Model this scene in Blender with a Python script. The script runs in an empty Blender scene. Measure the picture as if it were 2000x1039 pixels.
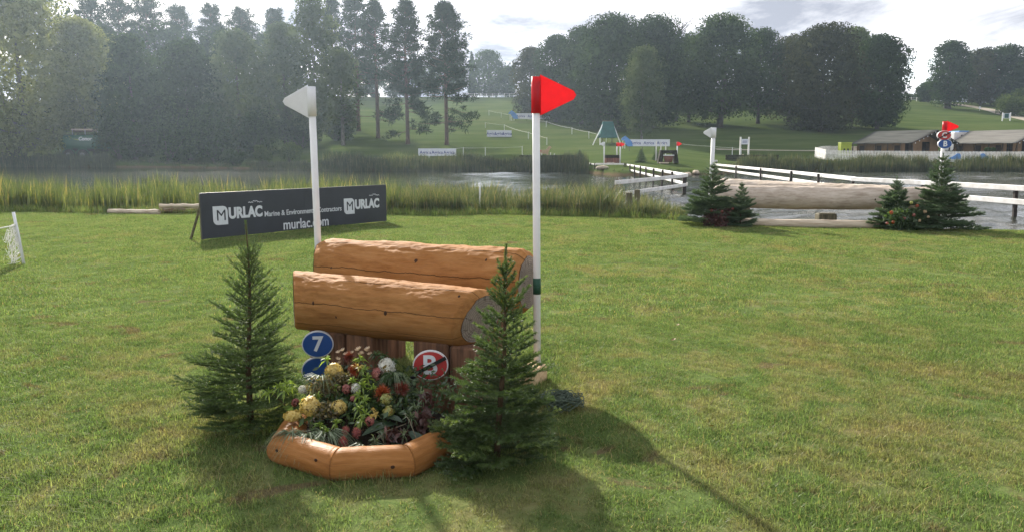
import bpy, math, random
import numpy as np
from mathutils import Vector, Matrix, noise as mnoise

# ------------------------------------------------------------------ camera, world, sun, exposure
scene = bpy.context.scene
col = scene.collection
F = 1510.0
PITCH = math.radians(8.27)
CAMH = 1.6
cam_d = bpy.data.cameras.new('camera')
cam_d.sensor_width = 36.0
cam_d.lens = F / 2000.0 * 36.0
cam_d.clip_start = 0.05
cam_d.clip_end = 3000.0
cam = bpy.data.objects.new('camera', cam_d)
cam.location = (0, 0, CAMH)
cam.rotation_euler = (math.radians(90) - PITCH, 0, 0)
col.objects.link(cam)
scene.camera = cam

HAZE = 0.00030
SUN_EL, SUN_AZ = math.radians(27), math.radians(-22)     # azimuth from +Y, negative = towards -X
sun_dir = Vector((math.sin(SUN_AZ) * math.cos(SUN_EL), math.cos(SUN_AZ) * math.cos(SUN_EL), math.sin(SUN_EL)))
sd = bpy.data.lights.new('sun', 'SUN')
sd.energy = 5.0
sd.angle = math.radians(1.0)
sd.color = (1.0, 0.94, 0.84)
sun = bpy.data.objects.new('sun', sd)
sun.rotation_euler = (-sun_dir).to_track_quat('-Z', 'Y').to_euler()
sun.location = (-20, 30, 40)
col.objects.link(sun)

world = bpy.data.worlds.new('World')
scene.world = world
world.use_nodes = True
wn, wl = world.node_tree.nodes, world.node_tree.links
wn.clear()
w_out = wn.new('ShaderNodeOutputWorld')
w_bg = wn.new('ShaderNodeBackground')
w_bg.inputs['Strength'].default_value = 0.145
w_sky = wn.new('ShaderNodeTexSky')
w_sky.sky_type = 'NISHITA'
w_sky.sun_disc = False
w_sky.sun_elevation = SUN_EL
w_sky.sun_rotation = SUN_AZ
w_tc = wn.new('ShaderNodeTexCoord')
w_sep = wn.new('ShaderNodeSeparateXYZ')
wl.new(w_tc.outputs['Generated'], w_sep.inputs[0])

def wmath(op, a, b=None, c=None):
    n = wn.new('ShaderNodeMath'); n.operation = op
    for i, x in enumerate((a, b, c)):
        if x is None: continue
        if isinstance(x, (int, float)): n.inputs[i].default_value = x
        else: wl.new(x, n.inputs[i])
    return n.outputs[0]
zc = wmath('ADD', wmath('MAXIMUM', w_sep.outputs[2], 0.0), 0.10)
px = wmath('DIVIDE', w_sep.outputs[0], zc)
py = wmath('DIVIDE', w_sep.outputs[1], zc)
w_comb = wn.new('ShaderNodeCombineXYZ')
wl.new(px, w_comb.inputs[0]); wl.new(py, w_comb.inputs[1])

def wnoise(scale, detail, off, dist=0.0):
    m = wn.new('ShaderNodeMapping'); m.inputs['Location'].default_value = off
    m.inputs['Scale'].default_value = (1.25, 0.85, 1)
    wl.new(w_comb.outputs[0], m.inputs[0])
    n = wn.new('ShaderNodeTexNoise'); n.inputs['Scale'].default_value = scale
    n.inputs['Detail'].default_value = detail; n.inputs['Roughness'].default_value = 0.58
    n.inputs['Distortion'].default_value = dist
    wl.new(m.outputs[0], n.inputs['Vector'])
    return n.outputs[0]

def wramp(fac, stops):
    r = wn.new('ShaderNodeValToRGB')
    while len(r.color_ramp.elements) < len(stops): r.color_ramp.elements.new(0.5)
    for e, (p, c) in zip(r.color_ramp.elements, stops):
        e.position = p; e.color = (c[0], c[1], c[2], 1)
    wl.new(fac, r.inputs[0])
    return r.outputs[0]
cov = wramp(wnoise(0.42, 6, (3.1, 1.7, 0)), [(0.33, (0, 0, 0)), (0.47, (1, 1, 1))])
shade = wramp(wnoise(0.95, 7, (8.4, 2.2, 0), 0.3), [(0.40, (5.6, 5.55, 5.65)), (0.50, (3.3, 3.3, 3.5)), (0.60, (1.40, 1.47, 1.75))])
w_mix = wn.new('ShaderNodeMix'); w_mix.data_type = 'RGBA'
wl.new(cov, w_mix.inputs[0])
wl.new(w_sky.outputs[0], w_mix.inputs[6]); wl.new(shade, w_mix.inputs[7])
wl.new(w_mix.outputs[2], w_bg.inputs['Color'])
wl.new(w_bg.outputs[0], w_out.inputs['Surface'])

scene.view_settings.view_transform = 'Standard'
scene.view_settings.look = 'None'
scene.view_settings.exposure = 1.2
scene.view_settings.gamma = 1.0
scene.view_settings.use_curve_mapping = False
scene.cycles.max_bounces = 8
scene.cycles.diffuse_bounces = 3
scene.cycles.glossy_bounces = 3
scene.cycles.transmission_bounces = 4
scene.cycles.volume_bounces = 0
scene.cycles.transparent_max_bounces = 8

# ------------------------------------------------------------------ helpers
R0 = random.Random(7)

def sstep(a, b, x):
    t = np.clip((np.asarray(x, float) - a) / (b - a), 0, 1)
    return t * t * (3 - 2 * t)

def ray(u, v):
    dx, dz = (u - 1000) / F, (519.5 - v) / F
    c, s = math.cos(PITCH), math.sin(PITCH)
    return Vector((dx, c + dz * s, -s + dz * c))

def at(u, v, Y):
    """the point at distance Y along the ground axis that is seen at photograph pixel (u, v)"""
    d = ray(u, v)
    return Vector((0, 0, CAMH)) + d * (Y / d.y)

ZT_Y = [0, 60, 80, 86, 95, 105, 130, 165, 200, 226, 240, 270, 330, 480, 700]
ZT_Z = [0, 0.0, 0.15, 0.35, 0.9, 1.6, 4.3, 8.6, 13.4, 17.3, 18.6, 19.3, 18.3, 14, 10]
YN_U = [-900, -600, 0, 400, 750, 1100, 1300, 1400, 1700, 1850, 2000, 2600, 3000]
YN_Y = [24, 22.5, 21.4, 21.2, 20.6, 20.2, 19.3, 17.5, 16.8, 16.2, 15.6, 14.5, 14.5]
YF_U = [-900, 0, 300, 500, 620, 900, 1100, 1150, 1200, 1400, 1445, 2000, 3000]
YF_Y = [112, 109, 106, 95, 86, 83, 83, 74, 66, 68, 82, 83, 86]

def terrain(x, y):
    x = np.asarray(x, float); y = np.asarray(y, float)
    ys = np.maximum(y, 6.0)
    u = np.clip(1000 + F * x / ys, -900, 3000)
    yn = np.interp(u, YN_U, YN_Y); yf = np.interp(u, YF_U, YF_Y)
    shift = 22 * (1 - sstep(430, 700, u))
    hill = np.interp(y - shift, ZT_Y, ZT_Z)
    k = 1 - 0.09 * sstep(1600, 1900, u)
    bump = 1.0 * np.exp(-((u - 1270) / 120.0) ** 2) * sstep(64, 82, y) * (1 - sstep(90, 140, y))
    far = hill * k + bump
    und = 0.02 * np.sin(x * 0.9 + 1.3) * np.sin(y * 0.7) + 0.015 * np.sin(x * 2.1 + y * 1.7)
    far = far + 0.12 * np.sin(x * 0.21 + y * 0.13) * sstep(86, 100, y)
    near = und * sstep(5.5, 10, y) * 0.8
    bed = -1.3
    a = 1 - sstep(0.3, 2.8, y - yn)
    b = sstep(-2.5, 1.2, y - yf)
    z = near * a + far * b + bed * np.clip(1 - a - b, 0, 1)
    return z

def gz(x, y):
    return float(terrain(np.array([x]), np.array([y]))[0])

def hit(u, v):
    d = ray(u, v); o = Vector((0, 0, CAMH))
    Y = 2.0
    prev = Y
    while Y < 420:
        p = o + d * (Y / d.y)
        if p.z <= gz(p.x, p.y): break
        prev = Y
        Y *= 1.01
    lo, hi = prev, Y
    for _ in range(20):
        m = (lo + hi) / 2
        p = o + d * (m / d.y)
        if p.z <= gz(p.x, p.y): hi = m
        else: lo = m
    return o + d * (hi / d.y)

def onground(u, Y):
    x = (u - 1000) / F * Y / (math.cos(PITCH))    # refined below
    for _ in range(4):
        z = gz(x, Y)
        depth = Y * math.cos(PITCH) - (z - CAMH) * math.sin(PITCH)
        x = (u - 1000) / F * depth
    return Vector((x, Y, gz(x, Y)))

class MB:
    def __init__(self):
        self.v = []; self.f = []; self.m = []
    def add(self, vs, fs, mi=0):
        o = len(self.v)
        self.v += [tuple(x) for x in vs]
        for f in fs:
            self.f.append(tuple(i + o for i in f)); self.m.append(mi)
        return self
    def box(self, c, s, rot=None, mi=0, bev=0.0):
        hx, hy, hz = s[0] / 2, s[1] / 2, s[2] / 2
        if bev <= 0:
            vs = [Vector((x, y, z)) for z in (-hz, hz) for (x, y) in ((-hx, -hy), (hx, -hy), (hx, hy), (-hx, hy))]
            fs = [(3, 2, 1, 0), (4, 5, 6, 7), (0, 1, 5, 4), (1, 2, 6, 5), (2, 3, 7, 6), (3, 0, 4, 7)]
        else:
            b = min(bev, hx * .9, hy * .9, hz * .9)
            vs = []
            for z, k in ((-hz, b), (-hz + b, 0), (hz - b, 0), (hz, b)):
                X, Y = hx - k, hy - k
                c2 = b
                ring = [(-X + c2, -Y), (X - c2, -Y), (X, -Y + c2), (X, Y - c2), (X - c2, Y), (-X + c2, Y), (-X, Y - c2), (-X, -Y + c2)] if k == 0 else \
                       [(-X, -Y), (X, -Y), (X, -Y), (X, Y), (X, Y), (-X, Y), (-X, Y), (-X, -Y)]
                vs += [Vector((p[0], p[1], z)) for p in ring]
            fs = [tuple(range(7, -1, -1)), tuple(range(24, 32))]
            for r in range(3):
                for i in range(8):
                    j = (i + 1) % 8
                    fs.append((r * 8 + i, r * 8 + j, r * 8 + 8 + j, r * 8 + 8 + i))
        c = Vector(c)
        vs = [(rot @ p if rot else p) + c for p in vs]
        return self.add(vs, fs, mi)
    def tube(self, pts, rad, n=8, caps=True, mi=0, squash=None):
        pts = [Vector(p) for p in pts]
        if not isinstance(rad, (list, tuple)): rad = [rad] * len(pts)
        vs, fs = [], []
        prev = None
        for i, p in enumerate(pts):
            t = (pts[min(i + 1, len(pts) - 1)] - pts[max(i - 1, 0)])
            t = t.normalized() if t.length > 1e-9 else Vector((0, 0, 1))
            if prev is None:
                a = Vector((0, 0, 1)) if abs(t.z) < 0.9 else Vector((1, 0, 0))
                e1 = t.cross(a).normalized()
            else:
                e1 = (prev - t * prev.dot(t))
                e1 = e1.normalized() if e1.length > 1e-6 else t.orthogonal().normalized()
            prev = e1
            e2 = t.cross(e1)
            for k in range(n):
                a = 2 * math.pi * k / n
                vs.append(p + (e1 * math.cos(a) + e2 * math.sin(a)) * rad[i])
        for i in range(len(pts) - 1):
            for k in range(n):
                j = (k + 1) % n
                fs.append((i * n + k, i * n + j, (i + 1) * n + j, (i + 1) * n + k))
        if caps:
            fs.append(tuple(range(n - 1, -1, -1)))
            fs.append(tuple((len(pts) - 1) * n + k for k in range(n)))
        return self.add(vs, fs, mi)
    def prism(self, outline, M, th, mi=0):
        """outline (x, z) extruded along local y by th, placed by matrix M"""
        n = len(outline)
        vs = [M @ Vector((x, -th / 2, z)) for x, z in outline] + [M @ Vector((x, th / 2, z)) for x, z in outline]
        fs = [tuple(range(n)), tuple(range(2 * n - 1, n - 1, -1))]
        for i in range(n):
            j = (i + 1) % n
            fs.append((j, i, n + i, n + j))
        return self.add(vs, fs, mi)
    def sphere(self, c, r, n=10, m=6, mi=0, fn=None):
        c = Vector(c)
        r = Vector((r, r, r)) if not hasattr(r, '__len__') else Vector(r)
        vs, fs = [], []
        for i in range(m + 1):
            ph = math.pi * i / m
            for k in range(n):
                a = 2 * math.pi * k / n
                d = Vector((math.sin(ph) * math.cos(a), math.sin(ph) * math.sin(a), math.cos(ph)))
                s = fn(d) if fn else 1
                vs.append(c + Vector((d.x * r.x, d.y * r.y, d.z * r.z)) * s)
        for i in range(m):
            for k in range(n):
                j = (k + 1) % n
                fs.append((i * n + k, (i + 1) * n + k, (i + 1) * n + j, i * n + j))
        return self.add(vs, fs, mi)

def make_mesh(name, mb, mats, smooth=False):
    me = bpy.data.meshes.new(name)
    me.from_pydata([tuple(v) for v in mb.v], [], mb.f)
    for m in (mats if isinstance(mats, (list, tuple)) else [mats]): me.materials.append(m)
    if any(mb.m): me.polygons.foreach_set('material_index', mb.m)
    if smooth: me.polygons.foreach_set('use_smooth', [True] * len(me.polygons))
    me.update()
    return me

def link(name, me, parent=None, loc=(0, 0, 0), rot=(0, 0, 0)):
    o = bpy.data.objects.new(name, me)
    col.objects.link(o)
    o.location = loc; o.rotation_euler = rot
    if parent is not None: o.parent = parent
    return o

def obj(name, mb, mats, parent=None, smooth=False, loc=(0, 0, 0), rot=(0, 0, 0)):
    return link(name, make_mesh(name, mb, mats, smooth), parent, loc, rot)

def tag(o, label, cat, group=None):
    o['label'] = label; o['category'] = cat
    if group: o['group'] = group
    return o

def thing(name, label, cat, loc=(0, 0, 0), rz=0.0, group=None):
    o = bpy.data.objects.new(name, None)
    o.empty_display_size = 0.1
    col.objects.link(o)
    o.location = loc; o.rotation_euler = (0, 0, rz)
    return tag(o, label, cat, group)

def np_mesh(name, V, nper, tint, mats, matidx=None):
    """V: (N*nper, 3) polygons of nper corners each; tint: one value per polygon or per vertex"""
    V = np.asarray(V, np.float32).reshape(-1, 3)
    n = len(V) // nper
    me = bpy.data.meshes.new(name)
    me.vertices.add(len(V)); me.vertices.foreach_set('co', V.ravel())
    me.loops.add(len(V)); me.loops.foreach_set('vertex_index', np.arange(len(V), dtype=np.int32))
    me.polygons.add(n)
    me.polygons.foreach_set('loop_start', np.arange(0, len(V), nper, dtype=np.int32))
    tint = np.asarray(tint, np.float32)
    if len(tint) == n: tint = np.repeat(tint, nper)
    a = me.attributes.new('tint', 'FLOAT', 'POINT'); a.data.foreach_set('value', tint)
    for m in (mats if isinstance(mats, (list, tuple)) else [mats]): me.materials.append(m)
    if matidx is not None: me.polygons.foreach_set('material_index', np.asarray(matidx, np.int32))
    me.update(calc_edges=True)
    return me

def unit(a):
    return a / np.maximum(np.linalg.norm(a, axis=-1, keepdims=True), 1e-9)

def leaf_quads(P, N, size, aspect, rng, droop=0.0):
    """diamond leaves at P, facing roughly N"""
    n = len(P)
    t = unit(np.cross(N, rng.normal(size=(n, 3))))
    t[:, 2] -= droop
    t = unit(t)
    b = unit(np.cross(N, t))
    s = (size * rng.uniform(0.6, 1.4, n))[:, None]
    tt, bb = t * s * 0.5, b * s * 0.5 * aspect
    lift = N * s * 0.08
    return np.stack([P - tt, P + bb + lift, P + tt, P - bb + lift], 1).reshape(-1, 3)

def spikes(P, D, length, width, rng):
    """thin triangles from P along D"""
    n = len(P)
    side = unit(np.cross(D, rng.normal(size=(n, 3))))
    L = np.asarray(length).reshape(-1, 1) * np.ones((n, 1)); W = np.asarray(width).reshape(-1, 1) * np.ones((n, 1))
    return np.stack([P - side * W * .5, P + side * W * .5, P + D * L], 1).reshape(-1, 3)

# ------------------------------------------------------------------ materials
def newmat(name):
    m = bpy.data.materials.new(name); m.use_nodes = True
    nt = m.node_tree; nt.nodes.clear()
    out = nt.nodes.new('ShaderNodeOutputMaterial')
    return m, nt, nt.nodes, nt.links, out

def N(nt, t, **kw):
    n = nt.nodes.new(t)
    for k, v in kw.items():
        if k.startswith('i_'):
            n.inputs[k[2:].replace('_', ' ')].default_value = v
        else: setattr(n, k, v)
    return n

def mth(nt, op, a, b=None, c=None, clamp=False):
    n = nt.nodes.new('ShaderNodeMath'); n.operation = op; n.use_clamp = clamp
    for i, x in enumerate((a, b, c)):
        if x is None: continue
        if isinstance(x, (int, float)): n.inputs[i].default_value = x
        else: nt.links.new(x, n.inputs[i])
    return n.outputs[0]

def ramp(nt, fac, stops, interp='LINEAR'):
    r = nt.nodes.new('ShaderNodeValToRGB'); r.color_ramp.interpolation = interp
    while len(r.color_ramp.elements) < len(stops): r.color_ramp.elements.new(0.5)
    for e, (p, c) in zip(r.color_ramp.elements, stops):
        e.position = p; e.color = (c[0], c[1], c[2], 1) if hasattr(c, '__len__') else (c, c, c, 1)
    nt.links.new(fac, r.inputs[0])
    return r.outputs[0]

def mixc(nt, fac, a, b, blend='MIX'):
    n = nt.nodes.new('ShaderNodeMix'); n.data_type = 'RGBA'; n.blend_type = blend
    for i, x in ((0, fac), (6, a), (7, b)):
        if isinstance(x, (int, float)): n.inputs[i].default_value = x
        elif hasattr(x, '__len__'): n.inputs[i].default_value = (x[0], x[1], x[2], 1)
        else: nt.links.new(x, n.inputs[i])
    return n.outputs[2]

def noise_tex(nt, vec, scale, detail=4, rough=0.55, dist=0.0):
    n = nt.nodes.new('ShaderNodeTexNoise')
    n.inputs['Scale'].default_value = scale; n.inputs['Detail'].default_value = detail
    n.inputs['Roughness'].default_value = rough; n.inputs['Distortion'].default_value = dist
    if vec is not None: nt.links.new(vec, n.inputs['Vector'])
    return n.outputs[0]

def mapping(nt, vec, scale=(1, 1, 1), loc=(0, 0, 0), rot=(0, 0, 0)):
    m = nt.nodes.new('ShaderNodeMapping')
    m.inputs['Scale'].default_value = scale; m.inputs['Location'].default_value = loc; m.inputs['Rotation'].default_value = rot
    nt.links.new(vec, m.inputs[0])
    return m.outputs[0]

def principled(nt, out, colr, rough=0.6, spec=0.4, normal=None, metallic=0.0):
    p = nt.nodes.new('ShaderNodeBsdfPrincipled')
    if hasattr(colr, '__len__'): p.inputs['Base Color'].default_value = (colr[0], colr[1], colr[2], 1)
    else: nt.links.new(colr, p.inputs['Base Color'])
    if isinstance(rough, (int, float)): p.inputs['Roughness'].default_value = rough
    else: nt.links.new(rough, p.inputs['Roughness'])
    p.inputs['Specular IOR Level'].default_value = spec
    p.inputs['Metallic'].default_value = metallic
    if normal is not None: nt.links.new(normal, p.inputs['Normal'])
    nt.links.new(p.outputs[0], out.inputs['Surface'])
    return p

def bump(nt, h, strength, dist):
    b = nt.nodes.new('ShaderNodeBump'); b.inputs['Strength'].default_value = strength; b.inputs['Distance'].default_value = dist
    nt.links.new(h, b.inputs['Height'])
    return b.outputs[0]

def simple(name, c1, c2=None, scale=8.0, rough=0.6, spec=0.4, bs=0.0, bd=0.01, stretch=(1, 1, 1), metallic=0.0, detail=5):
    m, nt, ns, ls, out = newmat(name)
    tc = ns.new('ShaderNodeTexCoord').outputs['Object']
    v = mapping(nt, tc, stretch)
    n = noise_tex(nt, v, scale, detail)
    c2 = c2 or tuple(x * 0.8 for x in c1)
    c = ramp(nt, n, [(0.35, c2), (0.65, c1)])
    nr = bump(nt, n, bs, bd) if bs > 0 else None
    principled(nt, out, c, rough, spec, nr, metallic)
    return m

def leafmat(name, c1, c2, trans=0.35, c3=None, gloss=0.04, tcol=1.25):
    """foliage: colour from each leaf's own tint, part of the light passes through"""
    m, nt, ns, ls, out = newmat(name)
    a = ns.new('ShaderNodeAttribute'); a.attribute_name = 'tint'
    stops = [(0.0, c1), (1.0, c2)] if c3 is None else [(0.0, c1), (0.75, c2), (1.0, c3)]
    c = ramp(nt, a.outputs['Fac'], stops)
    d = ns.new('ShaderNodeBsdfDiffuse'); ls.new(c, d.inputs[0])
    t = ns.new('ShaderNodeBsdfTranslucent')
    tc = mixc(nt, 1.0, c, (tcol * 1.08, tcol * 1.05, tcol * 0.6), 'MULTIPLY'); ls.new(tc, t.inputs[0])
    mx = ns.new('ShaderNodeMixShader'); mx.inputs[0].default_value = trans
    ls.new(d.outputs[0], mx.inputs[1]); ls.new(t.outputs[0], mx.inputs[2])
    g = ns.new('ShaderNodeBsdfGlossy'); g.inputs['Roughness'].default_value = 0.45; g.inputs[0].default_value = (1, 1, 1, 1)
    m2 = ns.new('ShaderNodeMixShader'); m2.inputs[0].default_value = gloss
    ls.new(mx.outputs[0], m2.inputs[1]); ls.new(g.outputs[0], m2.inputs[2])
    ls.new(m2.outputs[0], out.inputs['Surface'])
    return m

def lawn_colour(nt):
    """turf colour by place: green sward, yellow-green thin places and dry straw patches"""
    geo = nt.nodes.new('ShaderNodeNewGeometry').outputs['Position']
    sp = nt.nodes.new('ShaderNodeSeparateXYZ'); nt.links.new(geo, sp.inputs[0])
    flat = nt.nodes.new('ShaderNodeCombineXYZ'); nt.links.new(sp.outputs[0], flat.inputs[0]); nt.links.new(sp.outputs[1], flat.inputs[1])
    p = flat.outputs[0]
    big = noise_tex(nt, p, 0.55, 5, 0.6)
    mid = noise_tex(nt, mapping(nt, p, (1, 0.8, 1), (4, 9, 0)), 2.3, 6, 0.68, 0.4)
    fine = noise_tex(nt, mapping(nt, p, (1, 1, 1), (14, 3, 0)), 14, 3, 0.6)
    green = ramp(nt, mid, [(0.28, (0.082, 0.126, 0.038)), (0.52, (0.132, 0.180, 0.060)), (0.74, (0.192, 0.225, 0.092))])
    dryv = mth(nt, 'ADD', mth(nt, 'MULTIPLY', big, 0.55), mth(nt, 'MULTIPLY', mid, 0.62))
    east = mth(nt, 'MULTIPLY', mth(nt, 'SMOOTH_MIN', mth(nt, 'MAXIMUM', mth(nt, 'ADD', sp.outputs[0], 0.8), 0.0), 2.0, 0.5), 0.022)
    nearv = nt.nodes.new('ShaderNodeMapRange'); nearv.interpolation_type = 'SMOOTHSTEP'
    nt.links.new(sp.outputs[1], nearv.inputs[0])
    nearv.inputs[1].default_value = 9.0; nearv.inputs[2].default_value = 4.5; nearv.inputs[3].default_value = 0.0; nearv.inputs[4].default_value = 0.05
    dryv = mth(nt, 'ADD', mth(nt, 'ADD', dryv, east), nearv.outputs[0])
    dry = ramp(nt, dryv, [(0.63, 0.0), (0.80, 0.85)])
    straw = ramp(nt, fine, [(0.3, (0.150, 0.125, 0.052)), (0.7, (0.270, 0.225, 0.110))])
    wear = noise_tex(nt, mapping(nt, p, (0.9, 1.3, 1), (31, 12, 0)), 1.9, 4, 0.62, 0.8)
    bare = ramp(nt, mth(nt, 'ADD', wear, mth(nt, 'MULTIPLY', fine, 0.12)), [(0.675, 0.0), (0.735, 0.85)])
    return mixc(nt, bare, mixc(nt, dry, green, straw), (0.150, 0.112, 0.066)), dry, p

# lawn / terrain
M = {}
m, nt, ns, ls, out = newmat('turf'); M['turf'] = m
c, dry, p = lawn_colour(nt)
geo = ns.new('ShaderNodeNewGeometry').outputs['Position']
sp = ns.new('ShaderNodeSeparateXYZ'); ls.new(geo, sp.inputs[0])
hillc = ramp(nt, noise_tex(nt, mapping(nt, geo, (0.35, 1, 1)), 0.22, 8, 0.7), [(0.32, (0.040, 0.060, 0.018)), (0.5, (0.056, 0.080, 0.024)), (0.7, (0.090, 0.102, 0.040))])
hmix = ns.new('ShaderNodeMapRange'); ls.new(sp.outputs[1], hmix.inputs[0]); hmix.inputs[1].default_value = 40; hmix.inputs[2].default_value = 70
base = mixc(nt, hmix.outputs[0], mixc(nt, 1.0, c, (0.72, 0.72, 0.72), 'MULTIPLY'), hillc)
# bare mud along the water's edge
mud = ramp(nt, mth(nt, 'ADD', sp.outputs[2], mth(nt, 'MULTIPLY', noise_tex(nt, geo, 1.2, 5), 0.35)), [(0.0, 1.0), (0.16, 0.0)])
base = mixc(nt, mud, base, (0.10, 0.075, 0.045))
hn = noise_tex(nt, geo, 6, 6, 0.7)
principled(nt, out, base, 1.0, 0.0, bump(nt, hn, 0.6, 0.05))

def grass_blade_mat(name, gain=1.0):
    m, nt, ns, ls, out = newmat(name)
    c, dry, p = lawn_colour(nt)
    a = ns.new('ShaderNodeAttribute'); a.attribute_name = 'tint'
    dead = mth(nt, 'GREATER_THAN', a.outputs['Fac'], 0.90)
    c = mixc(nt, dead, c, (0.26, 0.21, 0.10))
    v = ramp(nt, a.outputs['Fac'], [(0.0, 0.55 * gain), (0.9, 1.65 * gain), (1.0, 1.15 * gain)])
    c = mixc(nt, 1.0, c, v, 'MULTIPLY')
    d = ns.new('ShaderNodeBsdfDiffuse'); ls.new(c, d.inputs[0])
    t = ns.new('ShaderNodeBsdfTranslucent'); ls.new(mixc(nt, 1.0, c, (1.3, 1.4, 0.85), 'MULTIPLY'), t.inputs[0])
    mx = ns.new('ShaderNodeMixShader'); mx.inputs[0].default_value = 0.42
    ls.new(d.outputs[0], mx.inputs[1]); ls.new(t.outputs[0], mx.inputs[2])
    g = ns.new('ShaderNodeBsdfGlossy'); g.inputs['Roughness'].default_value = 0.4
    m2 = ns.new('ShaderNodeMixShader'); m2.inputs[0].default_value = 0.012
    ls.new(mx.outputs[0], m2.inputs[1]); ls.new(g.outputs[0], m2.inputs[2])
    ls.new(m2.outputs[0], out.inputs['Surface'])
    return m
M['grass'] = grass_blade_mat('grass_blade')

# water
m, nt, ns, ls, out = newmat('pond_water'); M['water'] = m
geo = ns.new('ShaderNodeNewGeometry').outputs['Position']
w1 = noise_tex(nt, mapping(nt, geo, (0.8, 1.5, 1)), 1.5, 4, 0.6, 0.5)
w2 = noise_tex(nt, mapping(nt, geo, (1, 1.6, 1), (7, 3, 0)), 5.0, 3, 0.6, 0.3)
h = mth(nt, 'ADD', mth(nt, 'MULTIPLY', w1, 0.5), mth(nt, 'MULTIPLY', w2, 0.6))
# a breeze ruffles the open middle and the near eastern corner more than the sheltered western bay
sx = ns.new('ShaderNodeSeparateXYZ'); ls.new(geo, sx.inputs[0])
calm = ns.new('ShaderNodeMapRange'); calm.interpolation_type = 'SMOOTHSTEP'; ls.new(sx.outputs[0], calm.inputs[0])
calm.inputs[1].default_value = -9.0; calm.inputs[2].default_value = -3.0; calm.inputs[3].default_value = 0.10; calm.inputs[4].default_value = 0.55
gust = ramp(nt, noise_tex(nt, mapping(nt, geo, (0.10, 0.05, 1), (2, 0.6, 0)), 1.0, 2, 0.5), [(0.35, 0.45), (0.6, 1.0)])
h = mth(nt, 'MULTIPLY', h, mth(nt, 'MULTIPLY', calm.outputs[0], gust))
pr = principled(nt, out, (0.030, 0.034, 0.026), 0.07, 0.5, bump(nt, h, 0.5, 0.10))
pr.inputs['IOR'].default_value = 1.33

# wood of the jump logs
def log_material(name, c_dark, c_mid, c_light, rough=0.45, cracks=True):
    m, nt, ns, ls, out = newmat(name)
    tc = ns.new('ShaderNodeTexCoord').outputs['Object']
    g1 = noise_tex(nt, mapping(nt, tc, (0.9, 9, 9)), 4.0, 6, 0.65, 0.6)
    g2 = noise_tex(nt, mapping(nt, tc, (2.5, 30, 30)), 6.0, 4, 0.6)
    blot = noise_tex(nt, mapping(nt, tc, (1.0, 2.2, 2.2), (3, 1, 5)), 3.2, 5, 0.6)
    f = mth(nt, 'ADD', mth(nt, 'MULTIPLY', g1, 0.55), mth(nt, 'MULTIPLY', blot, 0.45))
    c = ramp(nt, f, [(0.32, c_dark), (0.5, c_mid), (0.68, c_light)])
    c = mixc(nt, 0.35, c, ramp(nt, g2, [(0.3, 0.62), (0.65, 1.0)]), 'MULTIPLY')
    hgt = g2
    if cracks:
        s = ns.new('ShaderNodeSeparateXYZ'); ls.new(tc, s.inputs[0])
        ang = mth(nt, 'ARCTAN2', s.outputs[2], s.outputs[1])
        wob = mth(nt, 'MULTIPLY', mth(nt, 'SUBTRACT', noise_tex(nt, mapping(nt, tc, (2.2, 0.0, 0.0)), 1.6, 4, 0.6), 0.5), 0.30)
        a2 = mth(nt, 'ADD', ang, wob)
        mask = None
        for a0, w in ((2.98, 0.013), (1.98, 0.010), (-2.52, 0.008)):
            dd = mth(nt, 'ABSOLUTE', mth(nt, 'SUBTRACT', a2, a0))
            k = mth(nt, 'LESS_THAN', dd, w)
            mask = k if mask is None else mth(nt, 'MAXIMUM', mask, k)
        c = mixc(nt, mth(nt, 'MULTIPLY', mask, 0.85), c, (0.035, 0.018, 0.010))
    principled(nt, out, c, rough, 0.04, bump(nt, hgt, 0.30, 0.008))
    return m
M['log'] = log_material('orange_log_wood', (0.215, 0.090, 0.028), (0.325, 0.152, 0.052), (0.400, 0.205, 0.080), 0.7)
M['edging'] = log_material('edging_log_wood', (0.190, 0.075, 0.022), (0.310, 0.135, 0.042), (0.400, 0.190, 0.070), 0.42, False)
M['palelog'] = log_material('weathered_log_wood', (0.280, 0.220, 0.165), (0.480, 0.405, 0.330), (0.620, 0.545, 0.465), 0.65, False)
M['timber'] = simple('rough_timber', (0.205, 0.105, 0.060), (0.085, 0.045, 0.028), 7, 0.8, 0.2, 0.4, 0.01, (5, 5, 0.5))
M['oldpost'] = simple('weathered_post', (0.17, 0.15, 0.10), (0.07, 0.065, 0.04), 9, 0.85, 0.2, 0.4, 0.01, (4, 4, 0.5))
M['darkpost'] = simple('dark_wet_post', (0.045, 0.035, 0.03), (0.02, 0.017, 0.015), 9, 0.8, 0.3, 0.2, 0.01)
M['cutwood'] = simple('fresh_cut_wood', (0.62, 0.45, 0.27), (0.47, 0.31, 0.17), 10, 0.7, 0.2, 0.3, 0.01, (1, 4, 4))
M['paleplank'] = simple('pale_plank', (0.56, 0.48, 0.37), (0.36, 0.28, 0.20), 5, 0.75, 0.2, 0.3, 0.01, (0.5, 4, 4))
M['brownplank'] = simple('brown_plank', (0.19, 0.13, 0.085), (0.09, 0.06, 0.04), 5, 0.8, 0.2, 0.3, 0.01, (0.5, 4, 4))

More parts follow.
